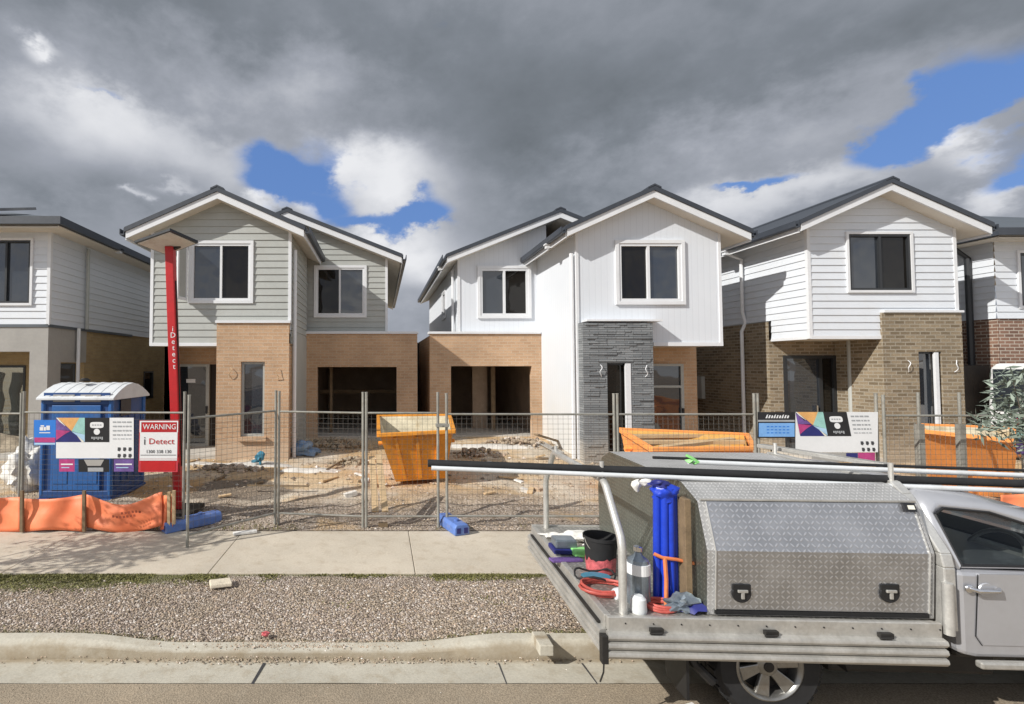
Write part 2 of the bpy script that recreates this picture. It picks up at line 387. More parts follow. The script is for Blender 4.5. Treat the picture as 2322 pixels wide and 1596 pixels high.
def leaf_mat(name, c):
    m, T, b = newmat(name); P = T.geo()
    rnd = T.n('ShaderNodeNewGeometry').outputs['Random Per Island']
    T.put(b.inputs['Base Color'], T.ramp(T.m('ADD', T.m('MULTIPLY', rnd, .6), T.m('MULTIPLY', T.noise(P, 4), .4)), [(.2, tuple(x * .5 for x in c)), (.75, tuple(x * 1.35 for x in c))]))
    b.inputs['Roughness'].default_value = .6; b.inputs['Specular IOR Level'].default_value = .3
    return m
M['leaf'] = leaf_mat('leaf', (.21, .25, .205))
M['leaf_green'] = leaf_mat('leaf_green', (.065, .10, .03))
M['grass'] = leaf_mat('grass', (.18, .17, .06))
# orange woven silt cloth
m, T, b = newmat('silt_cloth'); P = T.geo(); n1 = T.noise(P, 3, 5); u, v, _ = T.sep(T.coord('UV'))
wv = T.m('MULTIPLY', T.m('SINE', T.m('MULTIPLY', v, 900.)), T.m('SINE', T.m('MULTIPLY', u, 900.)))
cc = T.ramp(n1, [(.3, (.80, .19, .075)), (.7, (.90, .27, .12))]); T.put(b.inputs['Base Color'], cc)
b.inputs['Roughness'].default_value = .55; bump(T, b, T.m('ADD', T.noise(P, 6, 4, .5, 1.), T.m('MULTIPLY', wv, .03)), .22, .02); M['silt'] = m
# vertical-groove sheet cladding
m, T, b = newmat('clad_groove'); u, v, _ = T.sep(T.coord('UV')); P = T.geo()
fr = T.m('ABSOLUTE', T.m('SUBTRACT', T.m('FRACT', T.m('DIVIDE', u, .15)), .5)); gr = T.smooth(fr, .0, .06)
base = T.ramp(T.noise(P, .9, 5), [(.3, (.655, .685, .725)), (.7, (.695, .72, .755))])
low = T.smooth(T.m('ADD', v, T.m('MULTIPLY', T.noise(P, 2, 5), 1.2)), .6, 3.4)
base = T.mix(T.m('MULTIPLY', T.m('SUBTRACT', 1., low), .5), base, (.62, .57, .47))
T.put(b.inputs['Base Color'], T.mix(T.m('MULTIPLY', T.m('SUBTRACT', 1., gr), .34), base, (.44, .46, .49))); b.inputs['Roughness'].default_value = .55
bump(T, b, gr, .3, .004); M['clad_groove'] = m
# ground surfaces ----------------------------------------------------
m, T, b = newmat('road'); P = T.geo()
n1 = T.noise(P, .55, 6, .6); n2 = T.noise(P, 60, 4, .8); n3 = T.noise(P, 7, 5, .65)
vo = T.vor(P, 75.)
cc = T.ramp(n1, [(.3, (.225, .188, .14)), (.72, (.38, .31, .225))])
cc = T.mix(.6, cc, T.ramp(vo, [(.1, (.25, .25, .25)), (.75, (.72, .71, .7))]), 'OVERLAY')
cc = T.mix(T.smooth(n3, .5, .75, 0., .35), cc, (.36, .31, .24)); cc = T.mix(T.smooth(n2, .55, .8, 0., .5), cc, (.10, .09, .08))
T.put(b.inputs['Base Color'], cc); b.inputs['Roughness'].default_value = .9; b.inputs['Specular IOR Level'].default_value = .25
bump(T, b, T.m('ADD', vo, n2), .5, .006); M['road'] = m
def concrete(name, c, stain, amt=.5):
    m, T, b = newmat(name); P = T.geo()
    n1 = T.noise(P, .8, 7, .62); n2 = T.noise(P, 6, 6, .7); n3 = T.noise(P, 45, 4, .75)
    cc = T.ramp(n1, [(.28, tuple(x * .82 for x in c)), (.7, tuple(x * 1.1 for x in c))])
    cc = T.mix(T.smooth(n2, .45, .75, 0., amt), cc, stain)
    cc = T.mix(.35, cc, T.ramp(n3, [(.3, (.32, .32, .32)), (.7, (.68, .68, .68))]), 'OVERLAY')
    sp = T.smooth(T.vor(P, 9.), .03, .09, .55, 0.); sp2 = T.smooth(T.noise(P, 1.7, 3), .5, .62)
    cc = T.mix(T.m('MULTIPLY', sp, sp2), cc, (.12, .09, .06))
    T.put(b.inputs['Base Color'], cc); b.inputs['Roughness'].default_value = .9; b.inputs['Specular IOR Level'].default_value = .25
    bump(T, b, T.m('ADD', n3, T.m('MULTIPLY', n2, .6)), .35, .006); return m
M['footpath'] = concrete('footpath', (.56, .495, .40), (.40, .325, .235), .6)
M['kerb'] = concrete('kerb', (.50, .465, .385), (.34, .28, .195), .65)
T = NT.__new__(NT); T.t = M['kerb'].node_tree; T.l = T.t.links       # silt washed into the channel
kb = next(n for n in T.t.nodes if n.type == 'BSDF_PRINCIPLED'); old = kb.inputs['Base Color'].links[0].from_socket
kp = T.geo(); ky = T.sep(kp)[1]; kd = T.m('ABSOLUTE', T.m('SUBTRACT', T.m('ADD', ky, T.m('MULTIPLY', T.m('SUBTRACT', T.noise(kp, 5, 5, .7), .5), .10)), 4.40))
T.l.new(T.mix(T.smooth(kd, .055, .0, 0., .6), old, (.24, .175, .10)), kb.inputs['Base Color'])
m, T, b = newmat('gravel_ground'); P = T.geo()
vo = T.vor(P, 55.); vc = T.vor(P, 55., out=1); n1 = T.noise(P, 1.2, 6, .6); n2 = T.noise(P, 14, 5, .7)
g = T.n('ShaderNodeRGBToBW'); T.l.new(vc, g.inputs[0])
cc = T.ramp(g.outputs[0], [(.15, (.18, .14, .115)), (.45, (.36, .285, .23)), (.7, (.50, .42, .355)), (.9, (.64, .58, .52))])
cc = T.mix(T.smooth(n1, .48, .66, 0., .45), cc, (.26, .21, .14)); cc = T.mix(T.smooth(n2, .5, .75, 0., .35), cc, (.18, .14, .10))
gx, gy, _ = T.sep(P); gn = T.m('SUBTRACT', T.noise(P, 2.6, 5, .65), .5); gl = T.smooth(gx, -1.6, -3.4, 0., .38)
ge = T.smooth(T.m('ADD', T.m('ADD', gy, gl), T.m('MULTIPLY', gn, .34)), 5.70, 5.83); ge2 = T.smooth(T.m('ADD', gy, T.m('MULTIPLY', gn, .25)), 4.64, 4.54)
cc = T.mix(T.m('MULTIPLY', T.m('MAXIMUM', ge, T.m('MULTIPLY', ge2, .7)), T.smooth(n2, .25, .6, .45, .95)), cc, T.ramp(n2, [(.3, (.075, .085, .022)), (.7, (.17, .165, .06))]))
T.put(b.inputs['Base Color'], cc); b.inputs['Roughness'].default_value = .95; b.inputs['Specular IOR Level'].default_value = .2
bump(T, b, T.m('ADD', T.m('MULTIPLY', vo, -1.), T.m('MULTIPLY', n2, .4)), 1., .02); M['gravel'] = m
m, T, b = newmat('stones'); rnd = T.n('ShaderNodeNewGeometry').outputs['Random Per Island']
T.put(b.inputs['Base Color'], T.ramp(rnd, [(.0, (.17, .135, .11)), (.3, (.34, .27, .195)), (.6, (.46, .375, .28)), (.85, (.47, .35, .26)), (.97, (.70, .65, .59))]))
b.inputs['Roughness'].default_value = .9; b.inputs['Specular IOR Level'].default_value = .25; M['stones'] = m
m, T, b = newmat('building_lot'); P = T.geo()
n1 = T.noise(P, .42, 6, .6, .4); n2 = T.noise(P, 2.2, 7, .66); n3 = T.noise(P, 30, 5, .75); vo = T.vor(P, 40.); vc = T.vor(P, 40., out=1)
g = T.n('ShaderNodeRGBToBW'); T.l.new(vc, g.inputs[0])
px_, py_, pz_ = T.sep(P)
sand = T.ramp(n2, [(.3, (.46, .30, .15)), (.55, (.64, .46, .27)), (.75, (.74, .60, .42))])
grav = T.ramp(g.outputs[0], [(.15, (.20, .16, .125)), (.5, (.38, .305, .235)), (.9, (.56, .48, .41))])
pale = T.ramp(n2, [(.3, (.54, .445, .33)), (.7, (.72, .645, .54))])
far = T.smooth(T.m('ADD', py_, T.m('MULTIPLY', T.m('SUBTRACT', n1, .5), 3.5)), 8.3, 9.5)
cc = T.mix(far, grav, T.mix(T.smooth(n1, .42, .58), sand, pale))
cc = T.mix(T.smooth(T.noise(P, .9, 5), .56, .68, 0., .8), cc, sand)
cc = T.mix(T.smooth(T.noise(P, 1.3, 6), .60, .72, 0., .45), cc, (.15, .115, .085))
def patch(cx, cy, rx, ry, c, amt):
    global cc
    q = T.m('ADD', T.m('POWER', T.m('ABSOLUTE', T.m('DIVIDE', T.m('SUBTRACT', px_, cx), rx)), 2.), T.m('POWER', T.m('ABSOLUTE', T.m('DIVIDE', T.m('SUBTRACT', py_, cy), ry)), 2.))
    q = T.m('ADD', q, T.m('MULTIPLY', T.m('SUBTRACT', n2, .5), 1.6)); cc = T.mix(T.smooth(q, 1.1, .7, 0., amt), cc, c)
q = gp(530, 1105, .22); patch(q.x, q.y, 1.15, .75, T.ramp(T.noise(P, 18, 4, .7), [(.3, (.15, .12, .095)), (.7, (.29, .24, .19))]), .9)
q = gp(360, 1100, .22); patch(q.x, q.y, .9, .8, (.56, .33, .14), .8)
q = gp(760, 1085, .22); patch(q.x, q.y, 1.2, .8, T.ramp(n2, [(.3, (.58, .40, .22)), (.7, (.74, .58, .38))]), .8)
cc = T.mix(.35, cc, T.ramp(n3, [(.3, (.25, .25, .25)), (.7, (.75, .75, .75))]), 'OVERLAY')
T.put(b.inputs['Base Color'], cc); b.inputs['Roughness'].default_value = .95; b.inputs['Specular IOR Level'].default_value = .2
bump(T, b, T.m('ADD', n3, T.m('MULTIPLY', vo, -.8)), .9, .03); M['lot'] = m
# vehicle
M['alu'] = mat('alu', (.60, .59, .56), .42, .55, var=.14, scale=7, dirt=(.40, .36, .3), dirt_amt=.3)
M['alu_dull'] = mat('alu_dull', (.50, .485, .45), .45, .5, var=.16, scale=5, dirt=(.33, .29, .24), dirt_amt=.4)
M['plate'] = plate_mat('plate', (.53, .535, .55), rough=.3)
M['plate_roof'] = plate_mat('plate_roof', (.50, .495, .485), .03, .4, .35)
M['plate_dark'] = plate_mat('plate_dark', (.33, .35, .31))
M['plate_floor'] = plate_mat('plate_floor', (.5, .48, .44), .05, .5)
M['ute_paint'] = mat('ute_paint', (.47, .475, .50), .34, .45, var=.04, scale=2, coat=.5, dirt=(.34, .29, .23), dirt_amt=.12)
M['car_glass'] = clear_glass('car_glass', (.40, .43, .43), .01)
M['room_glass'] = clear_glass('room_glass', (.55, .58, .58), .05)
M['trim_black'] = mat('trim_black', (.012, .012, .013), .5, var=.2)
M['chrome'] = mat('chrome', (.72, .72, .73), .18, 1., var=.05)
M['rim'] = mat('rim', (.30, .295, .28), .35, .8, var=.15, scale=10, dirt=(.2, .15, .1), dirt_amt=.4)
M['dark_metal'] = mat('dark_metal', (.028, .026, .024), .6, .3, var=.3, scale=6)
M['tube_blue'] = mat('tube_blue', (.012, .05, .5), .35, var=.12, scale=6)
M['hose_red'] = mat('hose_red', (.48, .09, .07), .5, var=.2, scale=9)
M['bottle_steel'] = mat('bottle_steel', (.24, .28, .32), .35, .6, var=.2, scale=9)
M['bucket_label'] = mat('bucket_label', (.55, .12, .13), .5, var=.4, scale=20)
M['rag'] = mat('rag', (.74, .72, .68), .85, var=.12, scale=9)
M['lime'] = mat('lime', (.25, .62, .2), .5, var=.1)
M['strap'] = mat('strap', (.72, .22, .08), .6, var=.15)
M['lamp'] = mat('lamp', (.8, .8, .8), .1, .2, var=.05)
M['lamp_red'] = mat('lamp_red', (.4, .02, .02), .2, var=.05)
M['teal_plastic'] = mat('teal_plastic', (.05, .22, .32), .5, var=.15)

# ------------------------------------------------------------------ terrain
def structure(o): o['kind'] = 'structure'; return o
def hk(x):   # kerb height: dropped in the middle for the driveway crossing
    def ss(a, b, t):
        t = min(1, max(0, (t - a) / (b - a))); return t * t * (3 - 2 * t)
    return .035 + .085 * (1 - ss(-2.75, -1.75, x)) + .085 * ss(.2, 1.15, x)
def zlot(x, y):
    if y < 7.3: return .14
    t = min(1, (y - 7.3) / 5.); base = .13 + .13 * t * t * (3 - 2 * t) + max(0, min(1, (y - 12.3) / 2.4)) * .12
    k = min(1, (y - 7.3) / .6) * (1 - min(1, max(0, (y - 11.8) / 1.2)))
    return base + k * (.10 * mnoise.noise(Vector((x * .8, y * .8, 0))) + .05 * mnoise.noise(Vector((x * 2.3, y * 2.3, 3))) + .018 * mnoise.noise(Vector((x * 8, y * 8, 5))))
def grid(xs, ys, zf):
    mb = MB(); nx, ny = len(xs), len(ys)
    mb.add([(x, y, zf(x, y)) for y in ys for x in xs], [[j * nx + i, j * nx + i + 1, (j + 1) * nx + i + 1, (j + 1) * nx + i] for j in range(ny - 1) for i in range(nx - 1)])
    return mb
def lin(a, b, n): return [a + (b - a) * i / n for i in range(n + 1)]
mb = MB(); mb.quad((-900, -900, -.12), (900, -900, -.12), (900, 900, -.12), (-900, 900, -.12))
structure(mb.build('ground', M['lot']))
Y_LIP, Y_INV, Y_FACE, Y_TOP, Y_BACK = 4.02, 4.385, 4.43, 4.475, 4.545
mb = grid([-60, -20] + lin(-8, 12, 40) + [25, 60], [-12, -6, -2, 0, 1.5, 2.5, 3.2, 3.6, Y_LIP], lambda x, y: .015 * (1 - abs(y + 2) / 10))
structure(mb.build('road', M['road'], smooth=30))
xs = [-60, -30, -15] + lin(-8, 10, 180) + [20, 60]
mb = MB()
prof = lambda x: [(Y_LIP + .005, .006), (Y_INV - .03, -.035), (Y_INV + .02, -.03), (Y_FACE - .02, hk(x) * .6), (Y_FACE + .03, hk(x) * .96), (Y_TOP, hk(x)), (Y_BACK, hk(x) + .006), (Y_BACK + .02, -.05)]
def wob(x, k): return .008 * mnoise.noise(Vector((x * 1.3, k * 3.1, 0))) + .005 * mnoise.noise(Vector((x * 6, k * 2.1, 4)))
pts = []; n = 8
for x in xs:
    for k, (y, z) in enumerate(prof(x)): pts.append((x, y + (wob(x, k) if 0 < k else 0), z + .5 * wob(x + 50, k)))
mb.add(pts, [[i * n + k, i * n + k + 1, (i + 1) * n + k + 1, (i + 1) * n + k] for i in range(len(xs) - 1) for k in range(n - 1)])
kerb = structure(mb.build('kerb', M['kerb'], smooth=50))
# joints cut across the gutter
mb = MB()
for jx, w in ((-1.02, .022), (1.0, .008), (1.72, .008), (-4.0, .01), (3.4, .01)):
    mb.hexa([(jx - w / 2, Y_LIP - .004, -.02), (jx + w / 2, Y_LIP - .004, -.02), (jx + w / 2 + .015, Y_INV - .03, -.05), (jx - w / 2 + .015, Y_INV - .03, -.05),
             (jx - w / 2, Y_LIP - .004, .0095), (jx + w / 2, Y_LIP - .004, .0095), (jx + w / 2 + .015, Y_INV - .03, -.028), (jx - w / 2 + .015, Y_INV - .03, -.028)])
o = mb.build('gutter_joint', M['ink'], kerb)
def zverge(x, y):
    t = (y - Y_BACK) / (5.81 - Y_BACK); h0 = hk(x) - .012
    return h0 * (1 - t) + .118 * t + .03 * math.sin(math.pi * t) + .012 * mnoise.noise(Vector((x * 2.5, y * 2.5, 8))) * min(1, 6 * t * (1 - t))
structure(grid([-60, -30, -12] + lin(-8, 9, 140) + [20, 60], lin(Y_BACK + .001, 5.81, 14), zverge).build('verge', M['gravel'], smooth=60))
mb = MB(); xj = [-60, -12, -9.2, -6.8, -4.4, -2, .4, 2.8, 5.2, 7.6, 10, 60]
for a, b_ in zip(xj, xj[1:]): mb.box(a + .004, b_ - .004, 5.81, 7.27, .0, .135)
structure(mb.build('footpath', M['footpath'], bevel=.006))
structure(grid([-90, -40, -20] + lin(-13, 20, 220) + [30, 60, 90], lin(7.275, 13.5, 64) + [14.7, 16, 20, 40, 90], zlot).build('building_lot', M['lot'], smooth=60))

# loose gravel on the verge and spilled into the gutter: uncountable stuff
rs = random.Random(3)
OCT = [(1, 0, 0), (-1, 0, 0), (0, 1, 0), (0, -1, 0), (0, 0, 1), (0, 0, -1)]
OF = [[0, 2, 4], [2, 1, 4], [1, 3, 4], [3, 0, 4], [2, 0, 5], [1, 2, 5], [3, 1, 5], [0, 3, 5]]
def stone(mb, x, y, z, s):
    a = rs.random() * 6.3; ca, sa = math.cos(a), math.sin(a); k = [s * rs.uniform(.6, 1.15) for _ in range(6)]
    kz = rs.uniform(.45, .75)
    p = [(q[0] * k[i], q[1] * k[i], q[2] * k[i] * kz) for i, q in enumerate(OCT)]
    mb.add([(x + u * ca - v * sa, y + u * sa + v * ca, z + w) for u, v, w in p], OF)
mb = MB()
for _ in range(16500):
    x = rs.uniform(-4.9, 2.9); y = rs.uniform(Y_BACK - .02, 5.79)
    if y > 5.54 + .12 * mnoise.noise(Vector((x * 1.5, 0, 2))) and rs.random() < .75: continue
    if y > 5.81 - (.07 + .34 * min(1, max(0, (-1.5 - x) / 1.8))) * (1 + 1.2 * mnoise.noise(Vector((x * 2.4, y * 2.4, 6)))) and rs.random() < .9: continue
    stone(mb, x, y, zverge(x, max(y, Y_BACK + .002)) + .004, rs.choice((.007, .009, .011, .013, .017)))
for _ in range(900):
    x = rs.gauss(-.6, 1.1); y = rs.gauss(Y_INV + .015, .03)
    if -4 < x < 2.2: stone(mb, x, y, -.025 + max(0, (y - Y_INV - .01)) * 1.1, rs.choice((.005, .007, .01, .013)))
for _ in range(260):
    x = rs.uniform(-3.6, 1.8); y = rs.uniform(Y_LIP - .5, Y_INV); stone(mb, x, y, .008 if y < Y_LIP else .0 - .03 * (y - Y_LIP) / .3, rs.choice((.004, .006, .008)))
for _ in range(700):
    x = rs.gauss(-.75, .45); y = rs.uniform(Y_FACE + .04, Y_BACK + .03)
    stone(mb, x, y, hk(x) + .002, rs.choice((.007, .01, .013)))
o = mb.build('gravel', M['stones']); o['kind'] = 'stuff'; tag(o, 'loose pinkish grey gravel strewn over the verge and gutter', 'gravel')
mb = MB()
for _ in range(4200):
    x = rs.uniform(-7, 5); y = 7.35 + 2.3 * rs.random() ** 1.5
    stone(mb, x, y, zlot(x, y) + .004, rs.choice((.01, .013, .017, .022)))
for _ in range(500):
    x = rs.uniform(-5, 5.5); y = rs.uniform(9.5, 12.2); stone(mb, x, y, zlot(x, y) + .01, rs.choice((.015, .025, .04, .06)))
o = mb.build('rubble_stones', M['stones']); o['kind'] = 'stuff'; tag(o, 'scattered stones and broken masonry on the bare building lot', 'gravel')
# grass along the path edge
mb = MB(); n = 0
while n < 13000:
    x = rs.uniform(-5.2, 3.2); y = 5.81 - abs(rs.gauss(0, .1)) if rs.random() < .7 else rs.uniform(5.0, 5.8)
    dens = .16 + (.9 if x < -2.6 else 0) + (.6 * max(0, 1 - abs(x + 2.) / 1.)) + (.45 if .6 < x < 1.5 else 0) + (.1 if x > 1.5 else 0)
    if y < 5.5: dens = (dens - .2) if x < -1.9 and y > 5.62 - .38 * min(1, (-1.9 - x) / 1.5) else .015
    if mnoise.noise(Vector((x * 2.2, y * 3, 1))) + dens < .35 + rs.random() * .35: n += .25; continue
    n += 1; z = zverge(x, y); h = rs.uniform(.006, .024); a = rs.random() * 6.3; w = .009
    mb.quad((x - w * math.cos(a), y - w * math.sin(a), z), (x + w * math.cos(a), y + w * math.sin(a), z), (x + rs.gauss(0, .02), y + rs.gauss(0, .02), z + h))
for _ in range(500):
    x = rs.choice((rs.uniform(-4.9, -1.9), rs.uniform(.6, 2.4))); y = Y_BACK + abs(rs.gauss(0, .035)); z = zverge(x, y); h = rs.uniform(.01, .035); a = rs.random() * 6.3
    mb.quad((x - .006 * math.cos(a), y - .006 * math.sin(a), z), (x + .006 * math.cos(a), y + .006 * math.sin(a), z), (x + rs.gauss(0, .014), y + rs.gauss(0, .014), z + h))
for _ in range(900):
    x = rs.uniform(-6, 3); y = 7.3 + abs(rs.gauss(0, .12))
    if mnoise.noise(Vector((x * 1.4, y, 7))) < .05: continue
    z = zlot(x, y); h = rs.uniform(.02, .07); a = rs.random() * 6.3
    mb.quad((x - .007 * math.cos(a), y - .007 * math.sin(a), z), (x + .007 * math.cos(a), y + .007 * math.sin(a), z), (x + rs.gauss(0, .02), y + rs.gauss(0, .02), z + h))
o = mb.build('grass', M['grass']); o['kind'] = 'stuff'; tag(o, 'thin green grass along the edges of the concrete path', 'grass')
# ------------------------------------------------------------------ house building kit
def ff(y0): return lambda u, o, z: (u, y0 - o, z)
def fl(x0): return lambda u, o, z: (x0 - o, u, z)
def fr_(x0): return lambda u, o, z: (x0 + o, u, z)
def wall(mb, f, u0, u1, z0, z1, holes=(), gable=None, pitch=None, depth=.02):
    """wall sheet with rectangular holes; pitch gives lapped boards; gable=(apex u, apex z, slope) clips the top"""
    lv = {z0, z1}
    boards = []
    if pitch:
        z = z0
        while z < z1 - 1e-4: boards.append((z, min(z + pitch, z1))); lv.add(z); z += pitch
    for h in holes: lv.add(min(max(h[2], z0), z1)); lv.add(min(max(h[3], z0), z1))
    if gable:
        up, zp, k = gable
        for e in (u0, u1): 
            ze = zp - abs(e - up) * k
            if z0 < ze < z1: lv.add(ze)
    lv = sorted(lv)
    def lim(z):
        if not gable: return u0, u1
        up, zp, k = gable; hw = max(0, (zp - z) / k); return max(u0, up - hw), min(u1, up + hw)
    for a, b in zip(lv, lv[1:]):
        if b - a < 1e-5: continue
        mid = (a + b) / 2; ob = oa = 0.
        if pitch:
            za = max(q for q, _ in boards if q <= mid + 1e-6)
            oa = depth * (1 - (a - za) / pitch); ob = depth * (1 - (b - za) / pitch)
        cuts = sorted((h[0], h[1]) for h in holes if h[2] <= mid <= h[3])
        la, ra = lim(a); lb, rb = lim(b)
        segs = []; cur = None
        edges = [(la, lb)] + [q for c in cuts for q in ((c[0], c[0]), (c[1], c[1]))] + [(ra, rb)]
        for i in range(0, len(edges), 2):
            (pa, pb), (qa, qb) = edges[i], edges[i + 1]
            if qa - pa < 1e-4 and qb - pb < 1e-4: continue
            pts = [f(pa, oa, a), f(qa, oa, a), f(qb, ob, b)]
            if qb - pb > 1e-4: pts.append(f(pb, ob, b))
            mb.quad(*pts)
            if pitch and abs(a - za) < 1e-6: mb.quad(f(pa, -.002, a), f(qa, -.002, a), f(qa, oa, a), f(pa, oa, a))
def window(par, f, u0, u1, z0, z1, panes, trim=.09, fw=.05, frame='trim', proud=.045, trim_m='trim', deep=.06, sill=False, label=None):
    """outer edges u0..u1,z0..z1 include the trim; panes: list of (width fraction, kind)"""
    mb = MB()
    for a, b, c, d in ((u0, u1, z1 - trim, z1), (u0, u1, z0, z0 + trim), (u0, u0 + trim, z0 + trim, z1 - trim), (u1 - trim, u1, z0 + trim, z1 - trim)):
        if trim > 0: mb.fbox(f, a, b, -deep, proud, c, d)
    w = mb.build('window', M[trim_m], par) if trim > 0 else None
    a, b, c, d = u0 + trim, u1 - trim, z0 + trim, z1 - trim
    mb = MB(); fo = proud - .02
    mb.fbox(f, a, b, -deep, fo, d - fw, d); mb.fbox(f, a, b, -deep, fo, c, c + fw)
    mb.fbox(f, a, a + fw, -deep, fo, c + fw, d - fw); mb.fbox(f, b - fw, b, -deep, fo, c + fw, d - fw)
    tot = sum(p[0] for p in panes); x = a + fw; W = b - a - 2 * fw; cells = []
    for i, (q, kind) in enumerate(panes):
        x1 = x + W * q / tot
        if i < len(panes) - 1: mb.fbox(f, x1 - fw / 2, x1 + fw / 2, -deep, fo - .003, c + fw, d - fw)
        cells.append((x + (fw / 2 if i else 0), x1 - (fw / 2 if i < len(panes) - 1 else 0), kind)); x = x1
    if sill: mb.fbox(f, u0 - .03, u1 + .03, -deep, proud + .04, z0 - .05, z0 - .003)
    fr = mb.build('frame' if w else 'window', M[frame], w or par)
    root = w or fr
    for (a0, b0, kind) in cells:
        g = MB(); g.fbox(f, a0, b0, -.035, -.025, c + fw, d - fw)
        g.build('pane', M[kind], root)
    if label: root['label'] = label
    return root
def gable_roof(par, xl, xp, xr, zp, k, y0, y1, yw, gut_l=True, gut_r=True, soff='soffit', roof='roof', band=.11, fas=.17):
    """apex xp,zp; slope k; front barge at y0, wall plane yw, runs back to y1"""
    Tz = lambda x: zp - abs(x - xp) * k
    mb = MB()
    for a, b in ((xl, xp), (xp, xr)):
        mb.prism([(a, Tz(a)), (b, Tz(b)), (b, Tz(b) - band), (a, Tz(a) - band)], lambda p, q, t: (p, t, q), y0 - .02, y1)
        n = int(abs(b - a) / .2)
    # standing ribs of the metal sheet
    r = mb.build('roof', M[roof], par)
    mb = MB()
    mb.prism([(xp - .16, Tz(xp - .16) + .002), (xp, Tz(xp) + .002), (xp + .16, Tz(xp + .16) + .002), (xp + .16, Tz(xp + .16) + .04), (xp, Tz(xp) + .045), (xp - .16, Tz(xp - .16) + .04)], lambda p, q, t: (p, t, q), y0 - .03, y1)
    mb.build('ridge_cap', M[roof], r)
    mb = MB()
    for a, b in ((xl + .03, xp), (xp, xr - .03)):
        mb.prism([(a, Tz(a) - band - .002), (b, Tz(b) - band - .002), (b, Tz(b) - band - fas), (a, Tz(a) - band - fas)], lambda p, q, t: (p, t, q), y0 + .01, y0 + .05)
    mb.build('barge_board', M['trim'], par)
    mb = MB(); dz = band + fas - .03
    for a, b in ((xl + .05, xp), (xp, xr - .05)):
        mb.prism([(a, Tz(a) - dz), (b, Tz(b) - dz), (b, Tz(b) - dz - .015), (a, Tz(a) - dz - .015)], lambda p, q, t: (p, t, q), y0 + .052, y1 - .05)
    mb.build('soffit', M[soff], par)
    for side, x in ((gut_l, xl), (gut_r, xr)):
        if not side: continue
        s = -1 if x == xl else 1
        mb = MB(); z = Tz(x)
        prof = [(x, z - .02), (x, z - .17), (x + s * .03, z - .19), (x + s * .1, z - .19), (x + s * .12, z - .16), (x + s * .12, z - .03), (x + s * .1, z - .03), (x + s * .1, z - .15), (x + s * .02, z - .15), (x + s * .02, z - .02)]
        mb.prism(prof, lambda p, q, t: (p, t, q), y0, y1 - .05)
        mb.build('gutter', M[roof], par)
        mb = MB(); mb.prism([(x - s * .002, z - band - .004), (x - s * .03, z - band - .004), (x - s * .03, z - dz - .04), (x - s * .002, z - dz - .04)], lambda p, q, t: (p, t, q), y0 + .055, y1 - .06)
        mb.build('fascia', M['trim'], par)
    return Tz
def downpipe(par, pts, m, r=.045, name='downpipe'):
    mb = MB(); mb.path(pts, r, 8); return mb.build(name, M[m], par, smooth=40)
def rain_head(par, x, y, z, m='trim'):
    mb = MB(); mb.box(x - .07, x + .07, y - .07, y + .07, z - .09, z + .1); mb.box(x - .1, x + .1, y - .09, y + .09, z - .005, z + .03)
    return mb.build('rain_head', M[m], par)
def hbox(par, name, m, *b, bevel=0):
    mb = MB(); mb.box(*b); return mb.build(name, M[m], par, bevel=bevel)
def room(par, x0, x1, y0, y1, z0, z1, m='plaster', floor='concrete_slab', open_front=True):
    mb = MB()
    mb.quad((x0, y1, z0), (x1, y1, z0), (x1, y1, z1), (x0, y1, z1)); mb.quad((x0, y0, z0), (x0, y1, z0), (x0, y1, z1), (x0, y0, z1))
    mb.quad((x1, y0, z0), (x1, y1, z0), (x1, y1, z1), (x1, y0, z1)); mb.quad((x0, y0, z1), (x1, y0, z1), (x1, y1, z1), (x0, y1, z1))
    mb.build('inner_wall', M[m], par)
    mb = MB(); mb.box(x0 - .02, x1 + .02, y0 - .0, y1 + .02, z0 - .12, z0 - .002); mb.build('floor_slab', M[floor], par)

PW = lambda x, d: PX(x, d)
# =================================================================== house with grey boards, centre left
dB, dG = 12.2, 14.8
hB = thing('house', 'unfinished two storey house with grey lapped boards over tan brick, left of the centre gap', 'house', (PW(560, 13), 13.5, .2), group='new two storey houses')
xl, xr = PW(341, dB), PW(657, dB); zc = PZ(779, dB)
zp, kB = 6.87, .445; xp = PW(488, 11.84)
dz = .25
rl, rr = PW(277, 11.84), PW(690, 11.84)
TB = gable_roof(hB, rl, xp, rr, zp, kB, 11.82, 20., dB)
wx0, wx1, wz0, wz1 = PW(425, dB), PW(573, dB), PZ(688, dB), PZ(546, dB)
px0, px1, pzt = PW(494, dB), xr, PZ(733, dB)
mb = MB(); wall(mb, ff(dB), xl, xr, zc, 6.6, [(wx0, wx1, wz0, wz1), (px0, px1, 0, pzt)], (xp, zp - dz, kB), .172)
mb.build('gable_wall', M['clad_grey'], hB)
mb = MB(); wall(mb, fl(xl), dB, 26, zc, TB(xl) - dz + .02, [], None, .172); wall(mb, fr_(xr), dB, dG + .1, zc, TB(xr) - dz + .02, [], None, .172)
mb.build('side_wall', M['clad_grey'], hB)
mb = MB(); mb.box(xl - .025, xl + .05, dB - .028, dB + .05, zc - .03, TB(xl) - dz); mb.box(xr - .05, xr + .025, dB - .028, dB + .05, pzt + .06, TB(xr) - dz)
mb.box(xl - .02, px0, dB - .03, dB + .06, zc - .06, zc + .02); mb.box(px0 - .03, px1 + .03, dB - .16, dB + .04, pzt - .002, pzt + .06)
mb.build('corner_trim', M['trim'], hB)
hbox(hB, 'porch_ceiling', 'soffit', xl, xr, dB + .02, 14.2, zc - .05, zc - .03)
wB = window(hB, ff(dB), wx0, wx1, wz0, wz1, [(1, 'glass'), (1, 'glass_dark')], trim=.075, fw=.055)
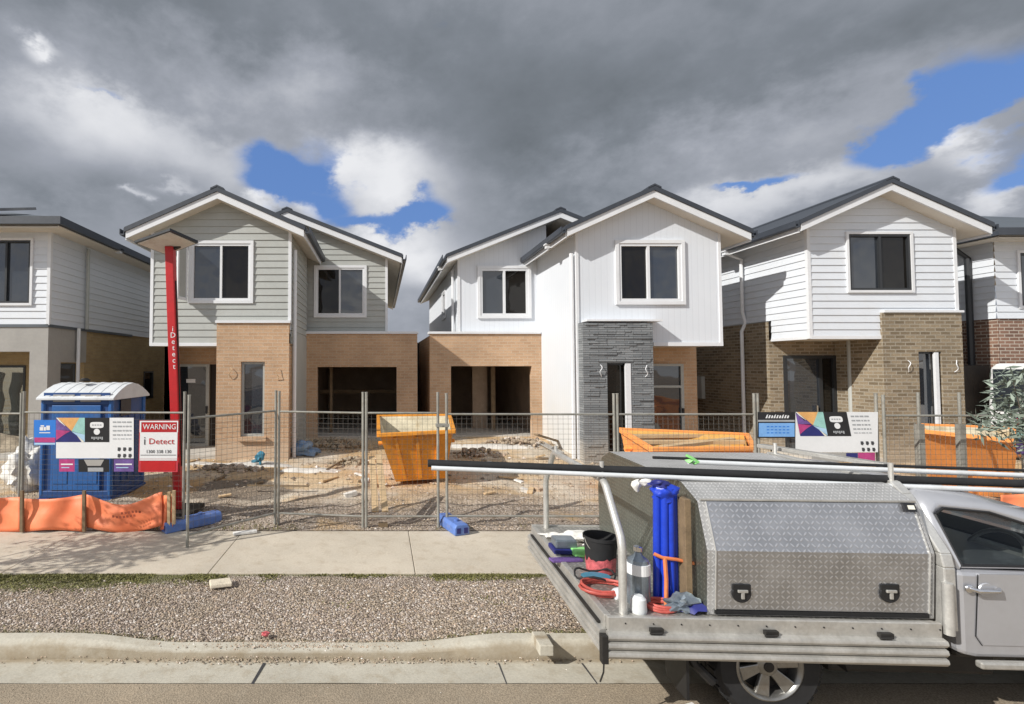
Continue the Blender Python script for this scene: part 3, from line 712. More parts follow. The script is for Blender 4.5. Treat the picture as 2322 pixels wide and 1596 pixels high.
mb = MB(); h_ = Vector((wx0 - .02, dB - .06, 0)); e_ = Vector((PX(399, dB - .42), dB - .42, 0)); zz = (wz0 + .06, wz1 - .06); d_ = (e_ - h_); n_ = Vector((d_.y, -d_.x, 0)).normalized() * .018
def sbar(t0, t1, z0_, z1_): c_ = h_ + d_ * (t0 + t1) / 2 + Vector((0, 0, (z0_ + z1_) / 2)); mb.obox(c_, d_ * (t1 - t0) / 2, n_, (0, 0, (z1_ - z0_) / 2))
sbar(0, 1, zz[0], zz[0] + .07); sbar(0, 1, zz[1] - .07, zz[1]); sbar(0, .14, zz[0] + .07, zz[1] - .07); sbar(.86, 1, zz[0] + .07, zz[1] - .07)
sa = mb.build('open_sash', M['trim'], wB); mb = MB(); n_ = n_ * .3; sbar(.14, .86, zz[0] + .07, zz[1] - .07); mb.build('sash_pane', M['clad_grey'], sa)  # opaque pane takes the wall colour in place of its reflection
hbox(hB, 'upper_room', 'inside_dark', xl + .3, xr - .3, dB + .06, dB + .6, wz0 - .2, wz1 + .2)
# brick pillar with a slit window
zs = .30
dP = dB - .12
mb = MB(); a0, a1, az0, az1 = PW(546, dP), PW(600, dP), PZ(990, dP), PZ(820, dP)
wall(mb, ff(dP), px0, px1, .1, pzt, [(a0, a1, az0, az1)])
wall(mb, fl(px0), dP, 14.2, .1, zc - .03); wall(mb, fr_(px1), dP, dG + .05, .1, zc + .25); wall(mb, fl(px0), dP, dB + .03, zc - .05, pzt); wall(mb, fr_(px1), dP, dB + .03, zc, pzt)
for u, s in ((a0, fr_(a0)), (a1, fl(a1))): wall(mb, s, dP, dP + .15, az0, az1)
mb.quad((px0, dP, pzt), (px1, dP, pzt), (px1, dB + .05, pzt), (px0, dB + .05, pzt)); mb.quad((a0, dP, az1), (a1, dP, az1), (a1, dP + .15, az1), (a0, dP + .15, az1))
mb.build('brick_pillar', M['brick_tan'], hB)
window(hB, ff(dP + .1), a0, a1, az0, az1, [(1, 'glass')], trim=0, fw=.06, frame='clad_grey', label='tall slit window in the brick pillar')
hbox(hB, 'window_sill', 'brick_tan', a0 - .05, a1 + .06, dP - .09, dP + .1, az0 - .1, az0 - .002)
hbox(hB, 'render_band', 'clad_grey', xr + .004, xr + .02, dB + .3, dG, .25, zc + .27)
# porch: back wall, door, slab
yb = 13.5; qx0 = PW(352, dB); dx0, dx1 = PW(402, yb), PW(476, yb); dzt = PZ(826, yb)
mb = MB(); wall(mb, ff(yb), qx0 - .1, px0, .15, zc - .03, [(dx0, px0, 0, dzt)]); wall(mb, fl(qx0), dB + .5, 26, .1, zc); wall(mb, fr_(qx0), dB + .5, yb, .1, zc)
mb.quad((qx0, dB + .5, .1), (qx0 + .001, dB + .5, .1), (qx0 + .001, dB + .5, zc), (qx0, dB + .5, zc))
mb.build('porch_wall', M['brick_tan'], hB)
hbox(hB, 'porch_slab', 'concrete_slab', qx0 - .1, px0 + .02, dB - .05, yb + .05, .1, .36)
f = ff(yb)
mb = MB(); mb.fbox(f, dx0, dx1, -.05, .05, dzt - .06, dzt); mb.fbox(f, dx0, dx0 + .07, -.05, .05, .36, dzt - .06); mb.fbox(f, dx1 - .09, dx1, -.05, .05, .36, dzt - .06); mb.fbox(f, dx0 + .07, dx1 - .09, -.05, .05, .36, .44)
dr = mb.build('door', M['clad_grey'], hB)
mb = MB(); mb.fbox(f, dx0 + .07, dx1 - .09, -.02, .0, .44, dzt - .06); mb.build('pane', M['glass'], dr)
mb = MB(); mb.fbox(f, dx0 + .25, dx0 + .5, .004, .008, dzt - .5, dzt - .4); mb.build('sticker', M['white_paint'], dr)
mb = MB(); mb.fbox(f, dx1 - .07, dx1 - .03, .05, .11, 1.25, 1.45); mb.build('handle', M['black_paint'], dr)
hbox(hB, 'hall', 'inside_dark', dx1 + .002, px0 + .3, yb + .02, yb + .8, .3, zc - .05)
downpipe(hB, [(xr + .09, dB + .16, 5.45), (xr + .09, dB + .16, .2)], 'trim')
downpipe(hB, [(xl + .18, 14.3, zc), (xl + .18, 14.3, .2)], 'trim')
# rear wing over the garage
xg0, xg1 = px1 + .0, PW(946, dG); zgt = PZ(757, dG)
go0, go1, gzt = PW(719, dG), PW(899, dG), PZ(832, dG)
mb = MB(); wall(mb, ff(dG), xg0, xg1, .2, zgt, [(go0, go1, 0, gzt)])
wall(mb, fr_(xg1), dG, 24, .1, zgt - .05)
for s in (fr_(go0), fl(go1)): wall(mb, s, dG, dG + .2, .2, gzt)
mb.quad((go0, dG, gzt), (go1, dG, gzt), (go1, dG + .2, gzt), (go0, dG + .2, gzt)); mb.quad((xg0, dG, zgt), (xg1, dG, zgt), (xg1, dG + .24, zgt), (xg0, dG + .24, zgt))
mb.build('garage_wall', M['brick_tan'], hB)
hbox(hB, 'coping', 'trim', xg0, xg1 + .03, dG - .05, dG + .26, zgt + .002, zgt + .07)
room(hB, go0 - .3, go1 + .15, dG + .2, dG + 6, .42, gzt + .15)
hbox(hB, 'garage_stud', 'timber_dark', go0 + .28, go0 + .36, dG + 1.0, dG + 1.1, .42, gzt)
hbox(hB, 'garage_beam', 'timber_dark', go0 - .28, go1 + .13, dG + 3.0, dG + 3.1, 1.55, 1.68)
yu = dG + .28; xu1 = PW(877, yu); xp2 = PW(648, 14.7); zp2 = 7.275; k2 = .398
rr2 = PW(913, 14.7)
T2 = gable_roof(hB, xp2 - 3.2, xp2, rr2, zp2, k2, 14.7, 27., yu, gut_l=False)
r0, r1, rz0, rz1 = PW(711, yu), PW(831, yu), PZ(720, yu), PZ(602, yu)
mb = MB(); wall(mb, ff(yu), xr - .3, xu1, zgt + .05, 6.95, [(r0, r1, rz0, rz1)], (xp2, zp2 - dz, k2), .172); mb.build('rear_gable_wall', M['clad_grey'], hB)
mb = MB(); wall(mb, fr_(xu1), yu, 26.5, zgt - .3, T2(xu1) - dz + .02, [], None, .172); mb.build('rear_side_wall', M['clad_grey'], hB)
mb = MB(); mb.box(xu1 - .05, xu1 + .025, yu - .028, yu + .05, zgt + .05, T2(xu1) - dz); mb.box(xr - .3, xu1, yu - .06, yu + .03, zgt - .03, zgt + .1); mb.build('rear_trim', M['trim'], hB)
window(hB, ff(yu), r0, r1, rz0, rz1, [(1, 'glass_dark'), (1.05, 'glass')], trim=.075, fw=.055)

# =================================================================== white house, centre right
dC, dH = 12.2, 14.95
hC = thing('house', 'unfinished white two storey house with dark grey stone pillar beside its front door', 'house', (PW(1350, 13), 13.5, .2), group='new two storey houses')
xl, xr = PW(1310, dC), PW(1637, dC); zc = PZ(778, dC)
xp = PW(1490, 11.84); zp = 6.90; kC = .45
rl, rr = PW(1287, 11.84), PW(1713, 11.84)
TC = gable_roof(hC, rl, xp, rr, zp, kC, 11.82, 26., dC)
wx0, wx1, wz0, wz1 = PW(1397, dC), PW(1555, dC), PZ(691, dC), PZ(545, dC)
sx0, sx1, szt = PW(1322, dC), PW(1481, dC), PZ(731, dC)
mb = MB(); wall(mb, ff(dC), xl, xr, zc, 6.7, [(wx0, wx1, wz0, wz1)], (xp, zp - dz, kC))
wall(mb, ff(dC), xl, sx0 + .05, .1, zc)
mb.build('gable_wall', M['clad_groove'], hC)
mb = MB(); wall(mb, fl(xl), dC, dH + .35, .1, TC(xl) - dz + .02); wall(mb, fr_(xr), dC, 24, zc, TC(xr) - dz + .02); mb.build('side_wall', M['clad_groove'], hC)
mb = MB(); mb.box(xl - .028, xl + .04, dC - .025, dC + .04, .12, TC(xl) - dz); mb.box(xr - .05, xr + .022, dC - .022, dC + .05, zc - .04, TC(xr) - dz); mb.box(sx1, xr + .02, dC - .03, dC + .06, zc - .07, zc + .02); mb.box(sx0 - .03, sx1 + .06, dC - .34, dC - .003, szt + .002, szt + .045)
mb.build('corner_trim', M['trim'], hC)
hbox(hC, 'porch_ceiling', 'soffit', sx0, xr, dC + .02, 14., zc - .06, zc - .03)
window(hC, ff(dC), wx0, wx1, wz0, wz1, [(.9, 'glass_dark'), (1, 'glass')], trim=.085, fw=.065, proud=.06)
dS = dC - .3; sx0, sx1 = PW(1322, dS), PW(1481, dS); szt = PZ(731, dS)
h0, h1, hz0, hz1 = PW(1376, dS), PW(1431, dS), .5, PZ(823, dS)
mb = MB(); wall(mb, ff(dS), sx0, sx1, .08, szt, [(h0, h1, hz0, hz1)]); wall(mb, fl(sx0), dS, dC - .002, .08, szt); wall(mb, fr_(sx1), dS, 13.6, .08, zc - .04); wall(mb, fr_(sx1), dS, dC - .002, zc - .04, szt)
mb.quad((sx0, dS, szt), (sx1, dS, szt), (sx1, dC, szt), (sx0, dC, szt))
for s in (fr_(h0), fl(h1)): wall(mb, s, dS, dS + .2, hz0, hz1)
mb.quad((h0, dS, hz1), (h1, dS, hz1), (h1, dS + .2, hz1), (h0, dS + .2, hz1))
# slightly proud split-face courses
rs = random.Random(11)
z = .1
while z < szt - .06:
    x = sx0 + rs.uniform(0, .3)
    while x < sx1 - .2:
        w = rs.uniform(.15, .45)
        if rs.random() < .55 and x + w < sx1 - .01 and not (z + .055 > hz0 and z < hz1 and x + w > h0 and x < h1):
            p = rs.uniform(.006, .022); mb.box(x, x + w, dS - p, dS + .01, z + .003, z + .052)
        x += w
    z += .055
mb.build('stone_pillar', M['stone'], hC)
wn = window(hC, ff(dS + .12), h0, h1, hz0, hz1, [(1, 'glass_dark')], trim=0, fw=.05, frame='dark_frame', label='narrow window in the stone pillar')
hbox(hC, 'window_jamb', 'trim', h1 - .14, h1 - .02, dS - .012, dS + .06, hz0 + .02, hz1 - .01)
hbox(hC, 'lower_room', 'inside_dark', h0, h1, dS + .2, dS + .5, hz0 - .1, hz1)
yb = 13.4; ex0, ex1, ezt = PW(1470, yb), PW(1547, yb), PZ(825, yb); bx1 = PW(1579, yb)
mb = MB(); wall(mb, ff(yb), sx1 - .05, bx1, .1, zc - .03, [(ex0, ex1, 0, ezt)]); wall(mb, fr_(bx1), yb, 24, .1, zc); mb.build('porch_wall', M['brick_tan'], hC)
hbox(hC, 'porch_slab', 'concrete_slab', sx1 - .05, xr, dC, yb + .05, .08, .34)
f = ff(yb); mb = MB(); mb.fbox(f, ex0, ex1, -.05, .05, ezt - .06, ezt); mb.fbox(f, ex0, ex0 + .07, -.05, .05, .34, ezt - .06); mb.fbox(f, ex1 - .08, ex1, -.05, .05, .34, ezt - .06); mb.fbox(f, ex0 + .07, ex1 - .08, -.05, .05, ezt - .64, ezt - .58)
dr = mb.build('door', M['clad_grey'], hC)
mb = MB(); mb.fbox(f, ex0 + .07, ex1 - .08, -.02, 0, ezt - .58, ezt - .06); mb.fbox(f, ex0 + .07, ex1 - .08, -.02, 0, .36, ezt - .64); mb.build('pane', M['glass'], dr)
mb = MB(); mb.fbox(f, ex1 - .07, ex1 - .03, .05, .1, 1.2, 1.4); mb.build('handle', M['black_paint'], dr)
downpipe(hC, [(xl - .09, dC + .1, 5.35), (xl - .09, dC + .1, .25)], 'trim', .05)
rain_head(hC, rl - .04, 13.0, TC(rl) - .2)
# garage wing
xg0, xg1 = PW(974, dH), xl + .0; zgt = PZ(757, dH)
go0, go1, gzt = PW(1022, dH), PW(1205, dH), PZ(830, dH)
mb = MB(); wall(mb, ff(dH), xg0, xg1, .2, zgt, [(go0, go1, 0, gzt)]); wall(mb, fl(xg0), dH, 24, .1, zgt - .05)
for s in (fr_(go0), fl(go1)): wall(mb, s, dH, dH + .2, .2, gzt)
mb.quad((go0, dH, gzt), (go1, dH, gzt), (go1, dH + .2, gzt), (go0, dH + .2, gzt)); mb.quad((xg0, dH, zgt), (xg1, dH, zgt), (xg1, dH + .3, zgt), (xg0, dH + .3, zgt))
mb.build('garage_wall', M['brick_tan'], hC)
hbox(hC, 'coping', 'trim', xg0 - .03, xg1 - .03, dH - .05, dH + .33, zgt + .002, zgt + .07)
room(hC, go0 - .3, go1 + .3, dH + .2, dH + 6, .42, gzt + .15)
hbox(hC, 'garage_stud', 'timber_dark', go0 + 1.55, go0 + 1.68, dH + 1.5, dH + 1.6, .42, gzt + .1)
hbox(hC, 'plasterboard', 'plaster', go0 + 1.0, go0 + 1.5, dH + 1.9, dH + 1.95, .42, gzt)
yu = dH + .35; xu0 = PW(1040, yu); xp2 = PW(1276, 14.85); zp2 = 7.33; k2 = .40; rl2 = PW(1013, 14.85)
T2 = gable_roof(hC, rl2, xp2, xp2 + 3., zp2, k2, 14.88, 25., yu, gut_r=False)
r0, r1, rz0, rz1 = PW(1083, yu), PW(1205, yu), PZ(722, yu), PZ(603, yu)
mb = MB(); wall(mb, ff(yu), xu0, xl + .3, zgt + .05, 6.95, [(r0, r1, rz0, rz1)], (xp2, zp2 - dz, k2)); mb.build('rear_gable_wall', M['clad_groove'], hC)
mb = MB(); wall(mb, fl(xu0), yu, 24.5, zgt - .3, T2(xu0) - dz + .02, [(18.2, 19.2, 4.3, 5.4)]); mb.build('rear_side_wall', M['clad_groove'], hC)
mb = MB(); mb.box(xu0 - .025, xu0 + .05, yu - .025, yu + .05, zgt + .05, T2(xu0) - dz); mb.build('rear_trim', M['trim'], hC)
window(hC, fl(xu0), 18.2, 19.2, 4.3, 5.4, [(1, 'glass')], trim=.09, fw=.05)
window(hC, ff(yu), r0, r1, rz0, rz1, [(1, 'glass'), (1, 'glass_dark')], trim=.085, fw=.07, proud=.06)
rain_head(hC, rl2 - .04, 16.0, T2(rl2) - .2)
downpipe(hC, [(xu0 - .09, 15.9, T2(rl2) - .3), (xu0 - .09, 15.9, zgt)], 'trim')

# =================================================================== white house with brown brick, right
dD = 11.8
hD = thing('house', 'white boarded two storey house with brown brick pillar and black framed upper window', 'house', (PW(2000, 12.5), 13., .2), group='new two storey houses')
xl, xr = PW(1838, dD), PW(2174, dD)
xp = PW(2035, 11.44); zp = 6.93; kD = .45; rl, rr = PW(1822, 11.44), PW(2264, 11.44)
TD = gable_roof(hD, rl, xp, rr, zp, kD, 11.42, 26., dD)
zc1, zc2 = PZ(763, dD), PZ(709, dD); stx = PW(2005, dD)
wx0, wx1, wz0, wz1 = PW(1924, dD), PW(2076, dD), PZ(664, dD), PZ(526, dD)
mb = MB(); wall(mb, ff(dD), xl, xr, zc1, 6.7, [(wx0, wx1, wz0, wz1), (stx, xr, 0, zc2)], (xp, zp - dz, kD), .172); mb.build('gable_wall', M['clad_white'], hD)
yst = 12.95; zsb = 3.72
mb = MB(); wall(mb, fl(xl), dD, yst, zc1, zsb, [], None, .172); wall(mb, fl(xl), dD, 24, zsb, TD(xl) - dz + .02, [], None, .172); wall(mb, fr_(xr), dD, 24, zc2, TD(xr) - dz + .02, [], None, .172); mb.build('side_wall', M['clad_white'], hD)
mb = MB(); mb.box(xl - .026, xl + .05, dD - .026, dD + .05, zc1 - .05, TD(xl) - dz); mb.box(xr - .05, xr + .026, dD - .026, dD + .05, zc2, TD(xr) - dz)
mb.box(xl, stx, dD - .03, dD + .05, zc1 - .06, zc1 + .02); mb.box(stx - .06, stx, dD - .028, dD + .04, zc1 + .02, zc2); mb.box(stx - .06, xr + .06, dD - .1, dD + .04, zc2 - .002, zc2 + .05)
mb.box(xl - .028, xl + .03, dD + .05, yst, zc1 - .06, zc1 + .01); mb.build('corner_trim', M['trim'], hD)
hbox(hD, 'porch_ceiling', 'soffit', xl, xr, dD + .03, 13.2, zc1 - .05, zc1 - .03)
window(hD, ff(dD), wx0, wx1, wz0, wz1, [(1.05, 'glass'), (1, 'glass_dark')], trim=.06, fw=.055, frame='dark_frame', proud=.05)
dQ = dD - .06; p0, p1 = PW(2003, dQ), PW(2184, dQ); h0, h1, hz1 = PW(2083, dQ), PW(2136, dQ), PZ(797, dQ); hz0 = .95
mb = MB(); wall(mb, ff(dQ), p0, p1, .1, zc2, [(h0, h1, hz0, hz1)]); wall(mb, fl(p0), dQ, 13.0, .1, zc1 - .04); wall(mb, fl(p0), dQ, dD - .004, zc1 - .04, zc2); wall(mb, fr_(p1), dQ, 24, .1, zc2 - .01)
mb.quad((p0, dQ, zc2 - .004), (p1, dQ, zc2 - .004), (p1, dD, zc2 - .004), (p0, dD, zc2 - .004))
for s in (fr_(h0), fl(h1)): wall(mb, s, dQ, dQ + .16, hz0, hz1)
mb.quad((h0, dQ, hz1), (h1, dQ, hz1), (h1, dQ + .16, hz1), (h0, dQ + .16, hz1))
mb.build('brick_pillar', M['brick_brown'], hD)
window(hD, ff(dQ + .1), h0, h1, hz0, hz1, [(1, 'glass')], trim=0, fw=.05, frame='dark_frame', label='narrow window in the brick pillar')
hbox(hD, 'window_jamb', 'trim', h1 - .17, h1 - .09, dQ - .008, dQ + .05, hz0 + .01, hz1 - .02)
yb = 13.0; d0, d1, dzt = PW(1775, yb), PW(1894, yb), PZ(806, yb); v0, v1, vzt = PW(1938, yb), PW(1990, yb), PZ(815, yb)
xw = PW(1748, yst)
mb = MB(); wall(mb, ff(yb), xw, p0, .1, zc1 - .04, [(d0, d1, 0, dzt), (v0, v1, 0, vzt)]); wall(mb, fl(xw), yst + .05, 24, .1, zsb - .02); mb.build('porch_wall', M['brick_brown'], hD)
hbox(hD, 'porch_slab', 'concrete_slab', xw, p0, dD, yb + .05, .08, .34)
f = ff(yb); mb = MB(); mb.fbox(f, d0, d1, -.05, .04, dzt - .08, dzt); mb.fbox(f, d0, d0 + .08, -.05, .04, .34, dzt - .08); mb.fbox(f, d1 - .1, d1, -.05, .04, .34, dzt - .08); mb.fbox(f, d0 + .92, d0 + 1.0, -.05, .035, .34, dzt - .08)
dr = mb.build('door', M['dark_frame'], hD)
mb = MB(); mb.fbox(f, d0 + .08, d0 + .92, -.03, -.01, .36, dzt - .08); mb.build('door_leaf', M['glass'], dr); mb = MB(); mb.fbox(f, d0 + 1.0, d1 - .1, -.03, -.01, .36, dzt - .08); mb.build('side_light', M['glass_dark'], dr)
mb = MB(); mb.fbox(f, d0 + .8, d0 + .84, -.01, .06, 1.1, 1.5); mb.build('handle', M['chrome'], dr)
window(hD, ff(yb), v0, v1, .4, vzt, [(1, 'glass_dark')], trim=0, fw=.04, frame='dark_frame')
downpipe(hD, [(PW(1926, 12.6), 12.6, zc1), (PW(1926, 12.6), 12.6, .3)], 'clad_grey', .05, 'porch_post')
yd = 13.85
rain_head(hD, rl - .04, yd, TD(rl) - .2)
downpipe(hD, [(rl - .02, yd, TD(rl) - .25), (xl - .1, yd, TD(rl) - .42), (xl - .1, yd, 4.05), (xl - .02, yd, 3.75), (xw - .09, yd, 3.5), (xw - .09, yd, .2)], 'trim')
hbox(hD, 'meter_box', 'clad_grey', xw - .12, xw - .004, 15.6, 16.2, 1.5, 2.2, bevel=.01)

# loose cable tails left for wall lamps on the three pillars
for hs, dpl, m_, lst in ((hB, dB - .12, 'timber', ((523, 848), (629, 850))), (hC, dC - .3, 'trim', ((1361, 842), (1464, 843))), (hD, dD - .06, 'trim', ((2058, 832), (2166, 832)))):
    for i, (px, py) in enumerate(lst):
        q = at(px, py, dpl - .03); mb = MB(); mb.path([q + Vector((.03 * math.sin(k * 1.1 + i * 2), -.05 * math.sin(k * .5), .16 - .04 * k)) for k in range(8)], .009, 5); mb.build('cable_tail', M[m_], hs, smooth=60)

# =================================================================== far right house with red brick
hE = thing('house', 'pale boarded two storey house over red brick at the right edge', 'house', (16.4, 13.5, .2), group='new two storey houses')
xe = 15.75; ye = 12.6; zb = PZ(722, ye); ze = 5.75
mb = MB(); wall(mb, ff(ye), xe, 24, zb, ze, [(xe + .55, xe + 2., 4.0, 5.5)], None, .172); wall(mb, fl(xe), ye, 24, zb, ze, [], None, .172); mb.build('upper_wall', M['clad_white'], hE)
mb = MB(); wall(mb, ff(ye + .02), xe, 24, .1, zb); wall(mb, fl(xe + .02), ye, 24, .1, zb); mb.build('lower_wall', M['brick_red'], hE)
window(hE, ff(ye), xe + .55, xe + 2., 4.0, 5.5, [(1, 'glass'), (1, 'glass_dark')], trim=.07, fw=.05, frame='dark_frame')
def hip_roof(par, x0, x1, y0, y1, ze, k, ov=.5, roof='roof_grey'):
    a, b, c, d = x0 - ov, x1 + ov, y0 - ov, y1 + ov; h = min(b - a, d - c) / 2; zt = ze + h * k; mb = MB()
    if b - a < d - c:
        e, g = ((a + b) / 2, c + h, zt), ((a + b) / 2, d - h, zt)
        mb.quad((a, c, ze), (b, c, ze), e); mb.quad((b, c, ze), (b, d, ze), g, e); mb.quad((b, d, ze), (a, d, ze), g); mb.quad((a, d, ze), (a, c, ze), e, g)
    else:
        e, g = (a + h, (c + d) / 2, zt), (b - h, (c + d) / 2, zt)
        mb.quad((a, c, ze), (b, c, ze), g, e); mb.quad((b, c, ze), (b, d, ze), g); mb.quad((b, d, ze), (a, d, ze), e, g); mb.quad((a, d, ze), (a, c, ze), e)
    r = mb.build('roof', M[roof], par)
    mb = MB(); z0, z1 = ze - .17, ze + .01
    for q in ((a - .1, b + .1, c - .1, c), (a - .1, b + .1, d, d + .1), (a - .1, a, c, d), (b, b + .1, c, d)): mb.box(*q, z0, z1)
    mb.build('gutter', M['roof'], par)
    mb = MB(); mb.box(a + .004, b - .004, c + .004, d - .004, ze - .2, ze - .18); mb.box(a + .02, b - .02, c + .004, c + .03, ze - .235, ze - .17)
    mb.build('soffit', M['soffit'], par); return r
hip_roof(hE, xe, 24, ye, 24, ze + .17, .38)
downpipe(hE, [(xe - .5, 13.1, ze - .05), (xe - .09, 13.1, ze - .35), (xe - .09, 13.1, .2)], 'dark_frame', .07)

# =================================================================== far left house
hA = thing('house', 'grey rendered and pale boarded two storey house at the left edge', 'house', (-9.5, 13., .2), group='new two storey houses')
yA = 12.0; xa = PW(108, yA); zb = PZ(737, yA); ze = PZ(513, 11.5)
w0, w1, wz0, wz1 = PW(-70, yA), PW(71, yA), PZ(693, yA), PZ(540, yA)
mb = MB(); wall(mb, ff(yA), -16, xa, zb, ze, [(w0, w1, wz0, wz1)], None, .172); wall(mb, fr_(xa), yA, 24, zb, ze, [], None, .172); mb.build('upper_wall', M['clad_white'], hA)
mb = MB(); mb.box(xa - .05, xa + .03, yA - .03, yA + .05, zb, ze); mb.build('corner_trim', M['trim'], hA)
window(hA, ff(yA), w0, w1, wz0, wz1, [(1.35, 'glass'), (1, 'glass')], trim=.06, fw=.05, frame='dark_frame', proud=.05)
hip_roof(hA, -16, xa, yA, 26, ze + .19, .34, ov=.55, roof='roof_grey')
mb = MB(); mb.obox((-11.5, 13.2, ze + .95), (1.6, 0, 0), (0, .85, .29), (0, -.012, .035)); mb.build('solar_panel', M['glass'], hA)
c0 = PW(67, yA); zbe = PZ(797, yA)
mb = MB(); mb.box(c0, xa + .004, yA - .01, yA + .48, .1, zb - .004); mb.box(-16, c0, yA - .008, yA + .4, zbe, zb - .006); mb.box(xa - .3, xa + .006, yA + .48, 13.55, zb - .9, zb - .006); mb.build('portico', M['render_grey'], hA)
mb = MB(); mb.box(-16, xa + .012, yA - .03, yA + .004, zb - .05, zb + .02); mb.box(xa - .02, xa + .035, yA, 16, zb - .05, zb + .02); mb.build('flashing', M['roof_grey'], hA)
mb = MB(); wall(mb, fr_(xa - .02), 13.5, 26, .1, zb, [(16.9, 17.6, 1.4, 2.35)]); wall(mb, ff(13.5), -16, xa - .02, .1, zb, [(-14, xa - 1.6, .0, 2.55), (xa - .75, xa - .25, 1., 2.6)]); mb.build('lower_wall', M['brick_yellow'], hA)
window(hA, ff(13.5), -14, xa - 1.6, .35, 2.55, [(1, 'room_glass'), (1, 'room_glass'), (1, 'room_glass')], trim=0, fw=.06, frame='dark_frame')
window(hA, ff(13.5), xa - .75, xa - .25, 1., 2.6, [(1, 'glass_dark')], trim=0, fw=.05, frame='dark_frame')
window(hA, fr_(xa - .02), 16.9, 17.6, 1.4, 2.35, [(1, 'glass_dark')], trim=0, fw=.05, frame='dark_frame')
mb = MB(); 
for i in range(7):
    x = -13.2 + i * .52; mb.path([(x + .05 * math.sin(k * 1.9 + i), 13.7, .35 + k * .25) for k in range(9)], .14, 8)
mb.build('curtain', M['tarp'], hA, smooth=60)
hbox(hA, 'porch_slab', 'concrete_slab', -16, xa, yA, 13.5, .08, .32)
y1 = xa * FPX / (187 - XV)
downpipe(hA, [(xa + .1, y1, ze - .1), (xa + .1, y1, zb), ], 'clad_grey'); downpipe(hA, [(xa + .1, y1 - .35, zb), (xa + .1, y1 - .35, .2)], 'trim')
rain_head(hA, xa + .55, 14.1, ze + .05)
mb = MB(); x = 13.9  # dark boards added, their colour stands for the shaded garage opening
while x < 15.72: mb.box(x, x + .15, 12.75, 12.77 + .01 * (int(x * 7) % 2), .15, 2.55); x += .152
tag(recenter(mb.build('paling_fence', M['paling'])), 'dark boards added to fill the shaded gap between the brown brick pillar and the red brick house', 'fence')
# fence in the gap between the houses
mb = MB(); x0, x1 = PW(930, 19), PW(985, 19); z1 = PZ(777, 19); x = x0
while x < x1: mb.box(x, x + .1, 19 + (.02 if int(x * 20) % 2 else 0), 19.03, .2, z1 + random.uniform(-.03, .03)); x += .095
pf = tag(recenter(mb.build('paling_fence', M['paling'])), 'dark timber paling fence closing the gap between the two middle houses', 'fence')
mb = MB(); mb.box(PW(335, 21), PW(345, 21) + .6, 21, 21.05, .2, 2.0); mb.box(-8.0, -5.4, 21, 21.05, .2, 2.0); tag(recenter(mb.build('paling_fence', M['paling'])), 'dark timber paling fence between the far left house and the grey boarded house', 'fence')
mb = MB(); mb.box(8.3, 10.7, 22, 22.05, .2, 2.1); tag(recenter(mb.build('paling_fence', M['paling'])), 'dark timber paling fence behind the passage beside the brown brick house', 'fence')
# =================================================================== temporary fence
YF = 7.42
def fence_panel(A, B, za, zb, label, ht=1.98, posts=True):
    """A,B: (x,y) of the end posts; za,zb ground levels; two posts, two rails and a welded wire infill"""
    A = Vector((A[0], A[1], za)); B = Vector((B[0], B[1], zb)); d = B - A; L = d.length; u = d / L; up = Vector((0, 0, 1))
    t = thing('temporary_fence', label, 'fence panel', (A + B) / 2, group='temporary wire fence panels along the footpath')
    for P in (A, B):
        mb = MB(); mb.tube(P, P + up * ht, .021, 10); mb.tube(P + up * (ht - .002), P + up * (ht + .012), .023, 10); mb.build('post', M['steel'], t, smooth=50)
    for h in (.16, ht - .30):
        mb = MB(); mb.tube(A + up * h, B + up * h, .016, 8); mb.build('rail', M['steel'], t, smooth=50)
    mb = MB(); r = .0021; n = max(2, int(L / .075)); nn = Vector((-u.y, u.x, 0))
    for i in range(1, n):
        p = A + d * i / n + nn * .006; mb.tube(p + up * .17, p + up * (ht - .31), r, 3, caps=False)
    z = .25
    while z < ht - .33:
        mb.tube(A + up * z, B + up * z, r, 3, caps=False); z += .075
    mb.build('wire_infill', M['wire'], t)
    return t
def g2(px, py, z=.135): p = gp(px, py, z); return (p.x, p.y)
PG = [(-6, 7.5), (PX(57, YF), YF)]
A0 = (PX(57, YF), YF); A1 = (PX(420, 6.9), 6.9); A1b = (PX(430, 6.62), 6.62); A2 = (PX(626, 7.55), 7.55); A3 = (PX(823, YF), YF); A4 = (PX(992, YF), YF); A5 = (PX(1012, YF), YF + .02); A6 = (PX(1390, YF), YF)
A7 = (PX(1707, YF), YF); A8 = (PX(1990, YF), YF + .05); A9 = (PX(2330, YF - .1), YF)
fence_panel((A0[0] - 2.35, YF), (A0[0] - .04, YF), .14, .14, 'wire fence panel at the left edge, left of the toilet')
fence_panel(A0, (PX(420, 7.34), 7.34), .14, .14, 'wire fence panel carrying the signs in front of the blue toilet', 2.0)
fence_panel(A1b, A2, .135, .15, 'wire fence panel swung out onto the footpath as a gate leaf', 2.0)
fence_panel((A2[0] + .05, A2[1]), A3, .15, .14, 'wire fence panel in front of the first garage opening', 1.99)
fence_panel((A3[0] + .05, YF), A4, .14, .14, 'wire fence panel in front of the open tan skip', 1.99)
fence_panel(A5, A6, .14, .14, 'wire fence panel in front of the second garage opening', 1.97)
fence_panel((A6[0] + .05, YF), A7, .14, .14, 'wire fence panel in front of the skip beside the stone pillar', 1.97)
fence_panel((A7[0] + .05, YF), A8, .14, .14, 'wire fence panel carrying the signs behind the pickup canopy', 1.97)
fence_panel((A8[0] + .06, YF), A9, .14, .14, 'wire fence panel in front of the orange skip at the right', 1.95)
